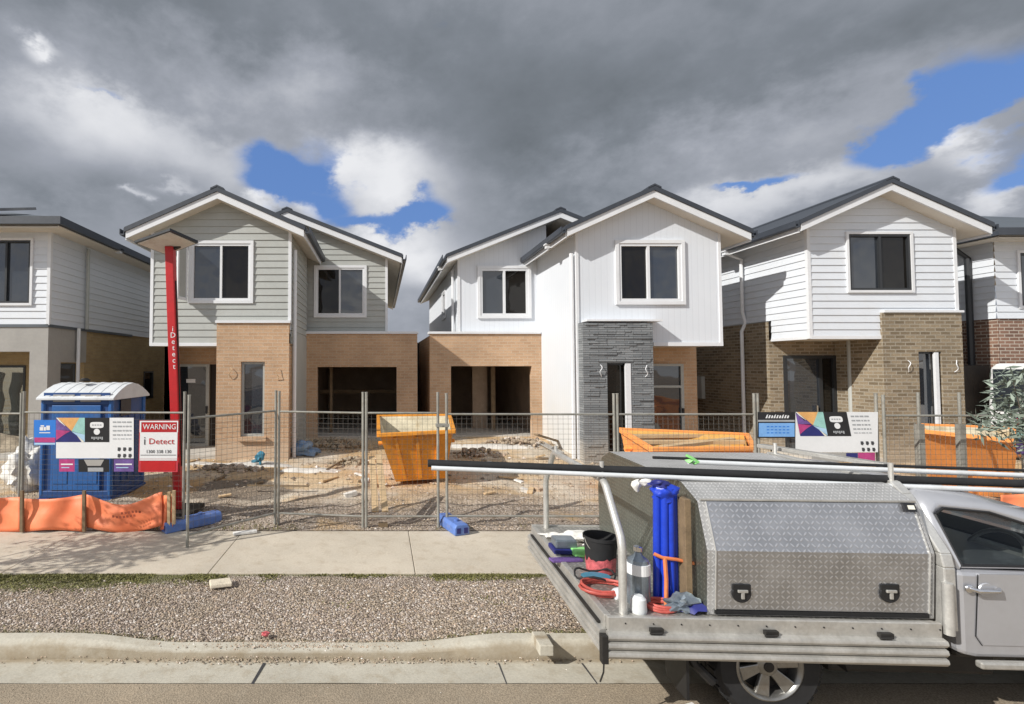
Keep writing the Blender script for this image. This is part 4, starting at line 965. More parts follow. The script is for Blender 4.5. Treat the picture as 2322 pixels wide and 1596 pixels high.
# clamps joining posts
mb = MB(); mb.box(A4[0] - .03, A5[0] + .03, YF - .035, YF + .05, 1.62, 1.67); mb.tube((A4[0] + .06, YF - .05, 1.645), (A4[0] + .06, YF + .07, 1.645), .012, 6)
tag(recenter(mb.build('fence_clamp', M['steel'], bevel=.004)), 'steel clamp joining two fence posts left of the second garage', 'clamp')
# two thick timber posts behind the right hand panel
pst = []
for i, (px, lab) in enumerate(((2078, 'grey steel post left of the pair beside the orange skip'), (2171, 'grey steel post right of the pair beside the orange skip'))):
    x = PX(px, 7.75); y = 7.75
    t = thing('fence_post', lab, 'post', (x, y, .14), group='posts in front of the orange skip')
    mb = MB(); mb.tube((x, y, .1), (x, y, 2.12), .022, 8); mb.build('pole', M['steel'], t, smooth=50)
    mb = MB(); mb.obox((x, y, .85), (.045, 0, 0), (0, .04, 0), (0, 0, .78)); mb.build('sleeve', M['steel'], t, bevel=.006)
# blue plastic feet
def fence_foot(c, ang, label, lng=.31):
    t = thing('ballast_block', label, 'fence foot', (c[0], c[1], c[2]), ang, 'blue plastic fence feet')
    mb = MB(); w, l, h = .115, lng, .15
    pr = [(-w, 0), (w, 0), (w, h * .7), (w * .75, h), (-w * .75, h), (-w, h * .7)]
    mb.prism(pr, lambda p, q, k: (p, k, q), -l, l)
    b = mb.build('block', M['foot_blue'], t, bevel=.012, local=True)
    for e in (-1, 1):
        for s in (-1, 1):
            mb = MB(); x0, x1 = sorted((s * .025, s * .085)); mb.box(x0, x1, min(e * (l - .003), e * (l + .004)), max(e * (l - .003), e * (l + .004)), .03, .105); mb.build('recess', M['navy_ink'], t, local=True)
    for sy in (-.12, .12): mb = MB(); mb.tube((0, sy, h - .002), (0, sy, h + .03), .034, 10); mb.build('socket', M['foot_blue'], t, local=True)
    return t
p = gp(440, 1192, .14); fence_foot((p.x - .03, p.y - .0, .137), R(-48), 'long blue fence foot beneath the leaning gate panel', .42)
p = gp(1022, 1196, .14); fence_foot((p.x + .02, p.y - .04, .137), R(18), 'blue fence foot under the twin posts left of the pickup')

# =================================================================== portable toilet
tx0, tx1 = -5.98, -4.72; ty0, ty1 = 8.72, 9.95
t = thing('portable_toilet', 'blue portable toilet with a white ribbed roof behind the fence', 'toilet', ((tx0 + tx1) / 2, (ty0 + ty1) / 2, .2))
zb, zw = .22, 1.98
mb = MB(); mb.box(tx0 + .03, tx1 - .03, ty0 + .03, ty1 - .03, zb + .1, zw)
for i in range(5):    # moulded ribs on the side walls
    y = ty0 + .14 + i * .235; mb.box(tx1 - .035, tx1 - .012, y, y + .12, zb + .2, 1.62); mb.box(tx0 + .012, tx0 + .035, y, y + .12, zb + .2, 1.62)
mb.build('wall', M['plastic_navy'], t, bevel=.012)
for x in (tx0 + .035, tx1 - .035):
    for y in (ty0 + .035, ty1 - .035): mb = MB(); mb.tube((x, y, zb + .05), (x, y, zw), .045, 8); mb.build('corner_post', M['plastic_blue'], t, smooth=40)
mb = MB(); mb.box(tx0, tx1, ty0, ty1, zb, zb + .13); mb.box(tx0 - .02, tx0 + .18, ty0 - .03, ty1 + .03, zb - .06, zb); mb.box(tx1 - .18, tx1 + .02, ty0 - .03, ty1 + .03, zb - .06, zb); mb.build('base', M['plastic_navy'], t, bevel=.015)
mb = MB(); mb.box(tx0 + .2, tx1 - .2, ty0 - .006, ty0 + .05, zb + .14, 1.84)
mb.box(tx0 + .25, tx0 + .5, ty0 - .016, ty0, zb + .25, 1.2); mb.box(tx0 + .62, tx1 - .24, ty0 - .016, ty0, zb + .25, .82); mb.box(tx0 + .62, tx1 - .24, ty0 - .016, ty0, .95, 1.5)
d_ = mb.build('door', M['plastic_blue'], t, bevel=.012)
mb = MB(); mb.box(tx1 - .3, tx1 - .24, ty0 - .035, ty0 - .018, 1.05, 1.2); mb.build('handle', M['black_paint'], d_)
mb = MB(); mb.box(tx0 + .05, tx1 - .05, ty0 + .0, ty0 + .03, 1.86, 2.06); v_ = mb.build('vent_panel', M['plastic_navy'], t)
for a, b in ((tx0 + .22, tx0 + .6), (tx0 + .7, tx1 - .2)):
    mb = MB(); mb.box(a, b, ty0 - .012, ty0 - .001, 1.9, 2.03)
    mb.build('vent_grille', M['render_grey'], v_, bevel=.006)
mb = MB(); mb.box(tx1 - .012, tx1 - .004, ty0 + .3, ty0 + .66, 1.62, 1.92); mb.build('side_vent', M['ink'], t)
mb = MB()   # arched roof with raised ribs
n = 10; c = (ty0 + ty1) / 2; hw = (ty1 - ty0) / 2 + .06
arc = [(c - hw * math.cos(math.pi * i / n), 1.97 + .25 * (1 - abs(math.cos(math.pi * i / n)) ** 1.7)) for i in range(n + 1)]
mb.prism(arc + [(c + hw, 1.935), (c - hw, 1.935)], lambda p, q, k: (k, p, q), tx0 - .05, tx1 + .05)
for i in range(6):
    x = tx0 + .08 + i * .21; mb.prism([(p, q + .008) for p, q in arc[1:-1]] + [(p, q - .004) for p, q in arc[1:-1][::-1]], lambda p, q, k: (k, p, q), x, x + .09)
rf = mb.build('roof', M['plastic_white'], t, bevel=.008)
mb = MB(); mb.lathe((tx0 + .55, c - .25, 2.25), (0, 0, 1), [(.09, 0), (.09, .03), (.06, .045), (.05, .06)], 12); mb.build('vent_cap', M['dark_metal'], rf, smooth=40)
mb = MB(); mb.prism([(p, q - .05) for p, q in arc[1:-1]] + [(arc[-2][0], 1.96), (arc[1][0], 1.96)], lambda p, q, k: (k, p, q), tx0 + .0, tx1 - .0); mb.build('gable_end', M['plastic_blue'], t)

# =================================================================== red detection tower
Yt = 7.95
b0 = gp(404, 1160, .16); p0 = at(406, 1160, Yt); p1 = at(386, 560, Yt)
t = thing('camera_tower', 'tall red sign tower with white lettering and a tilted solar panel on top', 'tower', (p0.x, Yt, .16))
ax = (p1 - p0); L = ax.length; ax.normalize()
mb = MB(); mb.obox((p0 + p1) / 2, (.066, 0, 0), (0, .066, 0), ax * (L / 2)); tw = mb.build('mast', M['red'], t, bevel=.01)
mb = MB(); mb.obox(p0 + Vector((0, 0, .03)), (.3, 0, 0), (0, .3, 0), (0, 0, .03)); mb.build('base_plate', M['dark_metal'], t, bevel=.005)
mb = MB(); mb.obox(p0 + ax * (L * .52) + Vector((.069, 0, 0)), (.008, 0, 0), (0, .02, 0), ax * (L * .35))
mb.build('side_track', M['dark_metal'], t)
# solar panel: quad from its four corners
cor = [at(305, 551, 7.75), at(378, 578, 8.3), at(449, 551, 7.85), at(385, 523, 7.3)]
e1 = (cor[2] - cor[0]) * .5; e2 = (cor[3] - cor[1]) * .5; cc_ = sum(cor, Vector()) / 4
nrm = e1.cross(e2).normalized(); nrm = nrm if nrm.z > 0 else -nrm
mb = MB(); mb.hexa([c_ + nrm * .0 for c_ in cor] + [c_ + nrm * .04 for c_ in cor]); fr = mb.build('panel_frame', M['dark_frame'], t)
mb = MB(); q = [c_ + (cc_ - c_) * .09 - nrm * .012 for c_ in cor]; mb.hexa(q + [k + nrm * .011 for k in q]); mb.build('panel_back', M['tarp'], fr)
mb = MB(); q = [c_ + (cc_ - c_) * .04 + nrm * .041 for c_ in cor]; mb.hexa(q + [k + nrm * .006 for k in q]); mb.build('solar_cells', M['glass'], fr)
mb = MB(); mb.obox(p1 + Vector((.16, .0, .03)), (.13, 0, .06), (0, .035, 0), (-.01, 0, .03)); mb.obox(p1 + Vector((-.03, 0, .07)), (.05, 0, 0), (0, .05, 0), (0, 0, .07)); mb.build('bracket', M['dark_metal'], t)
Mx = Matrix((( ax.x, 0, 0, 0), (0, 1, 0, 0), (ax.z, 0, 1, 0), (0, 0, 0, 1)))
for i, ch in enumerate('iDetect'):
    p = at(391.5 + i * .55, 746 + i * 14.2, Yt - .069)
    text_mesh('letter', ch, .12, M['white_paint'], t, T3(p.x, p.y, p.z) @ FACE)

# =================================================================== signs on the fence
def rect(mb, P, x0, y0, x1, y1, o=0.):
    mb.quad(P(x0, y0, o), P(x1, y0, o), P(x1, y1, o), P(x0, y1, o))
def sign_board(name, label, cat, P, x0, y0, x1, y1, m, group=None):
    mb = MB(); mb.hexa([P(x0, y0, -.004), P(x1, y0, -.004), P(x1, y1, -.004), P(x0, y1, -.004), P(x0, y0, .0), P(x1, y0, .0), P(x1, y1, .0), P(x0, y1, .0)])
    c = P((x0 + x1) / 2, y1, 0); t = thing(name, label, cat, c, 0, group); mb.build('panel', m, t); return t
def shape(t, name, m, P, pts, o=.003):
    mb = MB(); mb.quad(*[P(x, y, o) for x, y in pts]); return mb.build(name, m, t)
def box_of(x0, y0, x1, y1): return [(x0, y0), (x1, y0), (x1, y1), (x0, y1)]
def txt(t, s, P, x, y, hpx, m, o=.0035, sx=1., px=None):
    p = P(x, y, o); q = P(x, y + hpx, o); text_mesh('lettering', s, (p - q).length * 1.0, m, t, T3(p.x, p.y - .001, p.z) @ FACE, .0008, 'CENTER', sx)
def brand_sign(P, b, lab):
    """builder's board: b maps the sign's own 0..1 pixel frame; P(x,y,o) puts it on the fence plane"""
    t = sign_board('builder_sign', lab, 'sign', P, b(0, 0)[0], b(0, 0)[1], b(1, 1)[0], b(1, 1)[1], M['white_paint'])
    S = lambda l: [b(*q) for q in l]
    # abstract folded-ribbon artwork panel
    shape(t, 'artwork', M['navy_ink'], P, S([(0, 0), (.37, 0), (.37, .6), (0, .6)]), .002)
    for m, l in (('orange_ink', [(.02, .0), (.30, .0), (.2, .33)]), ('purple_ink', [(.0, .03), (.2, .33), (.0, .3)]), ('teal_ink', [(.30, 0), (.37, 0), (.37, .42), (.2, .33)]), ('pink_ink', [(0, .3), (.2, .31), (.1, .42), (0, .56)]),
                 ('cyan_ink', [(.2, .34), (.37, .42), (.37, .6), (.27, .44)]), ('cream_ink', [(.27, .44), (.37, .58), (.35, .6), (.33, .6)]), ('cream_ink', [(0, 0), (.02, 0), (.12, .2), (.1, .22)])):
        shape(t, 'artwork', M[m], P, S(l), .0035)
    shape(t, 'black_panel', M['black_paint'], P, S(box_of(.37, 0, .685, .6)), .003)
    cx, cy = .525, .18
    mb = MB(); mb.quad(*[P(*b(cx + .088 * abs(math.cos(a)) ** .5 * (1 if math.cos(a) > 0 else -1), cy + .075 * abs(math.sin(a)) ** .5 * (1 if math.sin(a) > 0 else -1)), .005) for a in [2 * math.pi * i / 24 for i in range(24)]])
    mb.build('emblem', M['white_paint'], t); mb = MB(); mb.quad(*[P(*b(cx + .04 * math.cos(2 * math.pi * i / 18), .345 + .075 * math.sin(2 * math.pi * i / 18)), .005) for i in range(18)]); mb.build('emblem', M['white_paint'], t)
    mb = MB()
    for i in range(6): mb.quad(*[P(*b(x, y), .005) for x, y in box_of(.455 + i * .026, .47, .455 + i * .026 + .018, .52 + .02 * (i % 2))])
    mb.build('emblem_lettering', M['grey_ink'], t); mb = MB()
    for i in range(4): mb.quad(*[P(*b(x, y), .006) for x, y in box_of(.462 + i * .033, .165, .462 + i * .033 + .024, .195)])
    mb.build('emblem_lettering', M['grey_ink'], t)
    rs = random.Random(5)
    for r in range(5):
        mb = MB(); x = .73; y = .09 + r * .105
        while x < .96:
            w = rs.uniform(.02, .06); mb.quad(*[P(*b(u, v), .003) for u, v in box_of(x, y, min(.97, x + w), y + (.035 if r < 4 else .02))]); x += w + .012
        mb.build('text_line', M['grey_ink'], t)
    for i in range(6):
        x = .795 + (i % 3) * .07; y = .73 + (i // 3) * .16; shape(t, 'icon', M['ink'], P, S([(x, y), (x + .034, y), (x + .04, y + .05), (x + .02, y + .1), (x - .004, y + .08)]), .003)
    return t
YS = 7.18
def PL(x, y, o): return at(x, y, 7.42 - .08 * (x - 57) / 363 - .03 - o)
def b1(u, v): return (127 + (303 - 127) * u, 947 + 92 * v)
brand_sign(PL, b1, 'white builder sign with colourful artwork and black panel hung before the toilet')
t = sign_board('site_sign', 'blue site sign with pink band at the left of the builder signs', 'sign', PL, 77, 952, 126, 1009, M['blue_ink'])
mb = MB()
for q in (box_of(92, 964, 100, 967), box_of(90, 968, 98, 976), box_of(99, 968, 104, 976), box_of(105, 965, 113, 975), box_of(89, 980, 114, 982)): mb.quad(*[PL(x, y, .003) for x, y in q])
mb.build('lettering', M['white_paint'], t)
shape(t, 'band', M['pink_ink'], PL, box_of(78, 992, 125, 1003)); shape(t, 'border', M['cyan_ink'], PL, box_of(78, 1004, 125, 1008))
for x0, x1, m, lab in ((134, 169, 'pink_ink', 'small pink notice below the builder sign, left'), (258, 303, 'purple_ink', 'small purple notice below the builder sign, right')):
    t = sign_board('notice', lab, 'notice', PL, x0, 1041, x1, 1069, M[m])
    shape(t, 'stripe', M['white_paint'], PL, box_of(x0 + 4, 1051, x1 - 4, 1054)); shape(t, 'stripe', M['cyan_ink'], PL, box_of(x0 + 5, 1059, x1 - 12, 1061))
t = sign_board('notice', 'dark notice with a white label between the pink and purple notices', 'notice', PL, 178, 1041, 248, 1070, M['black_paint'])
shape(t, 'label', M['grey_ink'], PL, box_of(199, 1060, 234, 1069)); shape(t, 'pattern', M['render_grey'], PL, [(190, 1042), (236, 1042), (228, 1056), (198, 1056)])
# red warning sign
def PWn(x, y, o): return at(x + .05 * (1000 - y) * .4, y, 7.3 - o)
t = sign_board('warning_sign', 'white and red warning sign leaning beside the red tower', 'sign', PWn, 315, 953, 404, 1070, M['sign_red'])
shape(t, 'white_field', M['white_paint'], PWn, box_of(317, 980, 402, 1040)); shape(t, 'header', M['red'], PWn, box_of(321, 958, 399, 978), .003); shape(t, 'footer', M['red'], PWn, box_of(320, 1045, 399, 1067), .003)
for q in (box_of(316, 954, 403, 957), box_of(316, 957, 319.5, 980), box_of(400.5, 957, 403, 980), box_of(317, 1041, 402, 1044)): shape(t, 'border', M['white_paint'], PWn, q, .003)
txt(t, 'WARNING', PWn, 361, 968, 17, M['white_paint'], .006, .92)
txt(t, 'i', PWn, 328, 1000, 27, M['ink'], .005); txt(t, 'Detect', PWn, 366, 1001, 19, M['red'], .006, 1.1)
txt(t, '1300 338 130', PWn, 360, 1024, 10.5, M['ink'], .005); shape(t, 'rule', M['ink'], PWn, box_of(319, 1031, 400, 1032.5), .004)
# right hand signs behind the canopy
def PR(x, y, o): return at(x, y, YF - .03 - o)
def b2(u, v): s = .085 * v; return (1803 + 12 * v + (1972 - 1803) * u + (6 * v), 934 + 91 * v)
brand_sign(PR, b2, 'white builder sign with colourful artwork and black panel hung behind the pickup')
t = sign_board('site_sign', 'black and blue site sign left of the builder sign behind the pickup', 'sign', PR, 1717, 934, 1802, 993, M['black_paint'])
shape(t, 'blue_panel', M['sky_ink'], PR, box_of(1720, 959, 1801, 990)); shape(t, 'rule', M['grey_ink'], PR, box_of(1718, 952, 1801, 956)); 
mb = MB()
for i in range(9): mb.quad(*[PR(x, y, .004) for x, y in [(1735 + i * 6, 948), (1739 + i * 6, 948), (1741 + i * 6, 939 + 2 * (i % 3)), (1738 + i * 6, 941)]])
mb.build('lettering', M['white_paint'], t)
for r in range(3):
    mb = MB()
    for i in range(6): mb.quad(*[PR(x, y, .004) for x, y in box_of(1738 + i * 9, 966 + r * 7, 1744 + i * 9, 968.5 + r * 7)])
    mb.build('lettering', M['blue_ink'], t)
t = sign_board('notice', 'pink and dark notice under the builder sign behind the pickup', 'notice', PR, 1840, 1026, 1984, 1047, M['render_grey'])
shape(t, 'stripe', M['pink_ink'], PR, box_of(1945, 1026, 1983, 1046)); shape(t, 'stripe', M['navy_ink'], PR, box_of(1918, 1027, 1944, 1038))
t = sign_board('notice', 'teal and purple notice at the right edge beside the shrub', 'notice', PR, 2303, 945, 2345, 1030, M['navy_ink'])
shape(t, 'stripe', M['teal_ink'], PR, box_of(2304, 972, 2345, 994)); shape(t, 'stripe', M['purple_ink'], PR, box_of(2304, 1006, 2345, 1028)); shape(t, 'stripe', M['red'], PR, box_of(2304, 948, 2345, 968))

# =================================================================== orange silt barriers
def silt(label, pts, top, bot, text=False):
    """cloth hung between stakes; pts: list of (px) columns; top/bot: functions of u giving pixel rows"""
    n = 26; mb = MB(); rows = 9; V = []
    p_c = gp((pts[0] + pts[1]) / 2, bot(.5), .14)
    for j in range(rows + 1):
        for i in range(n + 1):
            u = i / n; v = j / rows; x = pts[0] + (pts[1] - pts[0]) * u; y = top(u) * (1 - v) + bot(u) * v
            d = 7.24 + .03 * math.sin(u * 9 + v * 2) + .05 * mnoise.noise(Vector((x * .02, v * 2.2, 3))) - .03 * v
            V.append(at(x, y, d))
    mb.add(V, [[j * (n + 1) + i, j * (n + 1) + i + 1, (j + 1) * (n + 1) + i + 1, (j + 1) * (n + 1) + i] for j in range(rows) for i in range(n)])
    t = thing('silt_barrier', label, 'barrier', (p_c.x, 7.2, .135), 0, 'orange silt barriers along the path edge')
    c = mb.build('cloth', M['silt'], t, smooth=60); md = c.modifiers.new('solid', 'SOLIDIFY'); md.thickness = .004
    return t
silt('short orange silt barrier cut off by the left edge', (-110, 46), lambda u: 1126 + 3 * math.sin(u * 3), lambda u: 1207 - u * 2)
silt('taut orange silt barrier between two dark stakes', (54, 188), lambda u: 1130 - 9 * u + 5 * math.sin(u * 3.14), lambda u: 1206 - 5 * math.sin(u * 3))
t3 = silt('sagging orange silt barrier with faded print in front of the toilet', (196, 368), lambda u: 1121 + 26 * math.sin(math.pi * min(1, u * 1.02)) ** 1.3 - 6 * u, lambda u: 1190 + 17 * math.sin(math.pi * min(1, u * .9 + .08)))
mb = MB(); rs = random.Random(2)
for r in range(2):
    for i in range(8):
        x = 258 + i * 8 + r * 2 - (6 if r else 0); y = 1159 + r * 9 + 2 * math.sin(i * .8)
        if rs.random() < .85: mb.quad(*[at(a, b_, 7.13) for a, b_ in [(x, y), (x + 5, y + .5), (x + 5.5, y + 5), (x + .5, y + 5.5)]])
mb.build('faded_print', mat('faded_print', (.3, .06, .025), .7), t3)
silt('narrow folded orange silt barrier beside the red tower base', (364, 392), lambda u: 1122 + 4 * u, lambda u: 1202 - 8 * u)
silt('orange silt barrier seen past the pickup cab', (2268, 2420), lambda u: 1122 - 6 * u, lambda u: 1200)
st = None
for px, y0, y1, lab in ((50, 1112, 1206, 'dark stake at the left of the taut orange barrier'), (191, 1112, 1205, 'dark stake between the two orange barriers before the toilet'), (383, 1115, 1195, 'brown stake at the right end of the sagging barrier'), (394, 1112, 1188, 'brown stake close against the red tower')):
    a = at(px, y1, 7.18); b_ = at(px, y0, 7.18); mb = MB(); mb.obox((a + b_) / 2, (.02, 0, 0), (0, .02, 0), (b_ - a) / 2)
    tag(recenter(mb.build('stake', M['timber_dark'] if px < 300 else M['timber'])), lab, 'stake', 'stakes holding the silt barriers')

# =================================================================== skips
def skip(label, m, inner, rim, R4, B4, wall=.05, loc=None):
    """R4: four rim corners near-left, near-right, far-right, far-left; B4: four base corners"""
    R4 = [Vector(p) for p in R4]; B4 = [Vector(p) for p in B4]
    t = thing('skip', label, 'skip', sum(B4, Vector()) / 4, group='waste skips on the building lot')
    mb = MB(); mb.add(R4 + B4, [[0, 1, 5, 4], [1, 2, 6, 5], [2, 3, 7, 6], [3, 0, 4, 7], [4, 5, 6, 7]])
    for a in (0, 2):   # pressed stiffening ribs on the long faces
        pass
    b_ = mb.build('body', m, t)
    c = sum(R4, Vector()) / 4; Ri = [p + (c - p).normalized() * wall * 1.5 for p in R4]; cb = sum(B4, Vector()) / 4; Bi = [p + (cb - p).normalized() * wall + Vector((0, 0, .06)) for p in B4]
    mb = MB(); mb.add(Ri + Bi, [[0, 1, 5, 4], [1, 2, 6, 5], [2, 3, 7, 6], [3, 0, 4, 7], [4, 5, 6, 7]]); mb.build('lining', inner, t)
    mb = MB()
    for i in range(4): 
        p, q = R4[i], R4[(i + 1) % 4]; d = (q - p).normalized(); nn = Vector((d.y, -d.x, 0)).normalized()
        mb.obox((p + q) / 2 + nn * .012, d * ((q - p).length / 2 + .03), nn * .04, Vector((0, 0, .035 + .002 * i)))
    mb.build('rim', rim, t, bevel=.008)
    mb = MB()   # lifting lugs on both sides
    for s, (i, j, k, l) in ((1, (1, 2, 1, 2)), (-1, (0, 3, 0, 3))):
        for f_ in (.25, .75):
            p = R4[i].lerp(R4[j], f_).lerp(B4[k].lerp(B4[l], f_), .3); mb.tube(p - Vector((.02 * s, 0, 0)), p + Vector((.11 * s, 0, 0)), .04, 10)
    mb.build('lifting_lug', rim, t, smooth=40)
    return t, R4, B4
nl, nr = at(860, 986, 9.35), at(1027, 978, 9.45); fl_, frr = at(858, 944, 12.5), at(1018, 942, 12.4)
bl, br_ = at(897, 1092, 9.75), at(1010, 1084, 9.8)
sk, R4, B4 = skip('open orange skip standing end on in front of the centre gap', M['skip'], M['skip_in'], M['skip'], [nl, nr, frr, fl_], [bl, br_, Vector((br_.x + .05, 12.1, .28)), Vector((bl.x - .05, 12.1, .28))])
mb = MB()
for f_ in (.2, .5, .8):
    a = nl.lerp(nr, f_); b_ = bl.lerp(br_, f_); n_ = Vector((0, -1, -.2)); mb.obox((a + b_) / 2 + n_ * .012, (.03, 0, 0), (b_ - a) * .44, n_ * .02)
mb.build('stiffener', M['skip'], sk)
for k, (x, y, s) in enumerate(((.05, 12.0, .14), (.5, 11.6, .1))):
    pass
skip('orange skip filled with pale timber behind the pickup canopy, left of the signs', M['skip_orange'], M['skip_pale'], M['skip_orange'],
     [at(1478, 1018, 8.4), at(1706, 1016, 8.5), at(1692, 986, 9.9), at(1406, 974, 10.3)], [gp(1500, 1130, .25), gp(1690, 1130, .25), gp(1680, 1095, .25), gp(1430, 1090, .25)])
for lab, a, b_ in (('pale timber offcut along the back of the skip behind the pickup', at(1420, 978, 10.0), at(1650, 975, 10.1)), ('pale timber offcut along the middle of the skip behind the pickup', at(1440, 990, 9.4), at(1690, 990, 9.4)), ('pale timber offcut crossing the skip behind the pickup at a slant', at(1500, 1002, 9.0), at(1660, 984, 9.6))):
    mb = MB(); mb.obox((a + b_) / 2 - Vector((0, 0, .1)), (b_ - a) / 2, (0, .09, 0), (0, 0, .03)); tag(recenter(mb.build('timber_offcut', M['timber'])), lab, 'timber')
skip('bright orange skip beside the brown brick pillar at the right', M['skip_orange'], M['skip_in'], M['skip_orange'],
     [at(2094, 978, 8.6), at(2308, 1001, 8.15), at(2300, 972, 10.0), at(2086, 964, 10.3)], [gp(2112, 1118, .22), gp(2292, 1128, .22), gp(2290, 1095, .25), gp(2105, 1092, .25)])

# =================================================================== building site litter
def lump(name, label, cat, m, c, r, sub=2, jit=.25, smooth=50, seed=1, fine=0.):
    mb = MB(); mb.blob(c, *r, sub=sub, jit=jit, rnd=random.Random(seed), fine=fine); return tag(recenter(mb.build(name, m, smooth=smooth)), label, cat)
p = gp(45, 1112, .2); lump('bulk_bag', 'slumped white bulk bag left of the blue toilet', 'bag', M['tarp'], (p.x - .02, p.y + .3, .52), (.36, .42, .5), 4, .3, 70, 4, .5)
p = gp(30, 1020, .3); lump('soil_heap', 'low grey brown soil heap in front of the far left house', 'heap', M['rubble'], (p.x - .3, p.y, .25), (.9, .7, .4), 3, .3, 60, 6)
def heap(label, px, py, w, dp, h, seed, m='stones'):
    rs = random.Random(seed); p = gp(px, py, .3); mb = MB()
    for _ in range(int(160 * w)):
        a = rs.gauss(0, .4); b_ = rs.gauss(0, .4); k = max(0, 1 - (a * a + b_ * b_) * 1.1); s = rs.choice((.02, .03, .045, .07))
        x, y = p.x + a * w, p.y + b_ * dp
        mb.blob((x, y, zlot(x, y) + h * k * rs.random()), s * rs.uniform(.7, 1.5), s, s * .8, 0, .3, rs)
    o = tag(recenter(mb.build('rubble_heap', M[m])), label, 'heap'); o['kind'] = 'stuff'; return o
heap('low rubble heap in front of the second garage opening', 1175, 1012, 1.3, .5, .22, 21)
heap('heap of broken brick in front of the first garage opening', 760, 1018, 1.2, .5, .3, 22, 'rubble')
heap('small white rubble pile below the slit windowed brick pillar', 520, 1060, 1.0, .3, .1, 23)
p = gp(690, 1030, .3); lump('plastic_sheet', 'crumpled blue plastic sheet beside the first garage', 'sheet', M['tarp_blue'], (p.x, p.y + .1, .42), (.34, .25, .2), 3, .5, 30, 9, .6)
def spill(label, px, py, w, d, seed):
    rs = random.Random(seed); p = gp(px, py, .3); mb = MB(); n = 40
    ring = lambda k, h: [(p.x + w * k * math.cos(2 * math.pi * i / n) * (1 + .35 * mnoise.noise(Vector((3 * math.cos(2 * math.pi * i / n), 3 * math.sin(2 * math.pi * i / n), seed)))), p.y + d * k * math.sin(2 * math.pi * i / n) * (1 + .35 * mnoise.noise(Vector((3 * math.cos(2 * math.pi * i / n), 3 * math.sin(2 * math.pi * i / n), seed + 4)))), h) for i in range(n)]
    R_ = [ring(1, 0), ring(.85, .03), ring(.5, .05)]; R_ = [[(x, y, zlot(x, y) + h - (.03 if h == 0 else 0)) for x, y, h in r] for r in R_]
    mb.add(sum(R_, []), [[j * n + i, j * n + (i + 1) % n, (j + 1) * n + (i + 1) % n, (j + 1) * n + i] for j in range(2) for i in range(n)] + [[2 * n + i for i in range(n)]])
    return tag(recenter(mb.build('concrete_spill', M['spill'], smooth=60)), label, 'concrete')
M['dark_soil'] = mat('dark_soil', (.23, .185, .145), .95, var=.3, scale=4, bmp=1., bscale=45, dirt=(.36, .29, .22), dirt_amt=.7)
M['clay'] = mat('clay', (.50, .29, .12), .95, var=.25, scale=4, bmp=.8, bscale=30, dirt=(.6, .46, .3), dirt_amt=.5)
M['pale_block'] = mat('pale_block', (.66, .58, .45), .85, var=.2, scale=9, bmp=.5, bscale=40)
M['spill'] = concrete('spill', (.66, .63, .58), (.44, .38, .3), .5)
spill('pale concrete spill spread at the foot of the slit windowed brick pillar', 540, 1050, 1.35, .26, 3)
spill('pale mortar spill in front of the second garage opening', 1120, 1015, 1.3, .35, 6)
spill('small pale mortar patch between the brick pillar and the first garage', 700, 1062, .7, .2, 8)
def plank(label, a, b_, w=.05, h=.02, m='timber', name='plank', cat='plank', group=None):
    a, b_ = Vector(a), Vector(b_); d = (b_ - a) / 2; s = d.cross(Vector((0, 0, 1))); s = s.normalized() * w if s.length > 1e-4 else Vector((w, 0, 0)); u = s.cross(d).normalized() * h
    mb = MB(); mb.obox((a + b_) / 2, d, s, u); return tag(recenter(mb.build(name, M[m], bevel=.003)), label, cat, group)
plank('pale timber board leaning on the fence left of the orange skip, left of a pair', at(851, 1160, 7.5), at(843, 1035, 8.3), .05, .014, group='boards leaning on the fence')
plank('pale timber board leaning on the fence left of the orange skip, right of a pair', at(873, 1160, 7.5), at(858, 1030, 8.3), .05, .014, group='boards leaning on the fence')
plank('timber board leaning against the white corner of the second garage', gp(1290, 1010, .3) + Vector((0, .2, .02)), at(1215, 985, 12.6), .06, .02, 'timber_dark')
plank('grey board lying on the dirt in front of the second garage', gp(1215, 1005, .3) + Vector((0, 0, .1)), gp(1270, 1032, .3) + Vector((0, 0, .06)), .1, .015, 'render_grey')
plank('dark stick lying on the sand before the first garage', gp(740, 1068, .26) + Vector((0, 0, .03)), gp(790, 1040, .28) + Vector((0, 0, .05)), .02, .015, 'timber_dark')
plank('long thin batten lying across the gravel inside the fence', gp(560, 1105, .24) + Vector((0, 0, .04)), gp(700, 1108, .24) + Vector((0, 0, .05)), .02, .012, 'timber_dark')
plank('white timber strip lying on the path edge by the gate leaf', gp(528, 1213, .14) + Vector((0, 0, .02)), gp(582, 1207, .14) + Vector((0, 0, .02)), .045, .015, 'rag')
p = gp(500, 1327, .13); mb = MB(); mb.obox((p.x, p.y, .155), (.11, .03, .0), (-.03, .07, 0), (0, .004, .022)); tag(recenter(mb.build('offcut_block', M['pale_block'], bevel=.012)), 'pale timber offcut block lying on the gravel verge', 'block')
p = gp(590, 1055, .28); mb = MB(); mb.blob((p.x, p.y, .47), .1, .08, .12, 2, .4, random.Random(3)); mb.tube((p.x, p.y, .3), (p.x, p.y, .42), .03, 6); mb.blob((p.x - .12, p.y + .02, .36), .12, .06, .05, 1, .4, random.Random(5))
tag(recenter(mb.build('rubbish', M['teal_plastic'])), 'dark green plastic rubbish standing in the dirt below the brick pillar', 'rubbish')
p = gp(868, 1192, .14); mb = MB(); mb.box(p.x - .07, p.x + .07, p.y - .04, p.y + .05, .13, .18); tag(recenter(mb.build('brick', M['timber_dark'])), 'dark brown brick on the path edge under the leaning boards', 'brick')
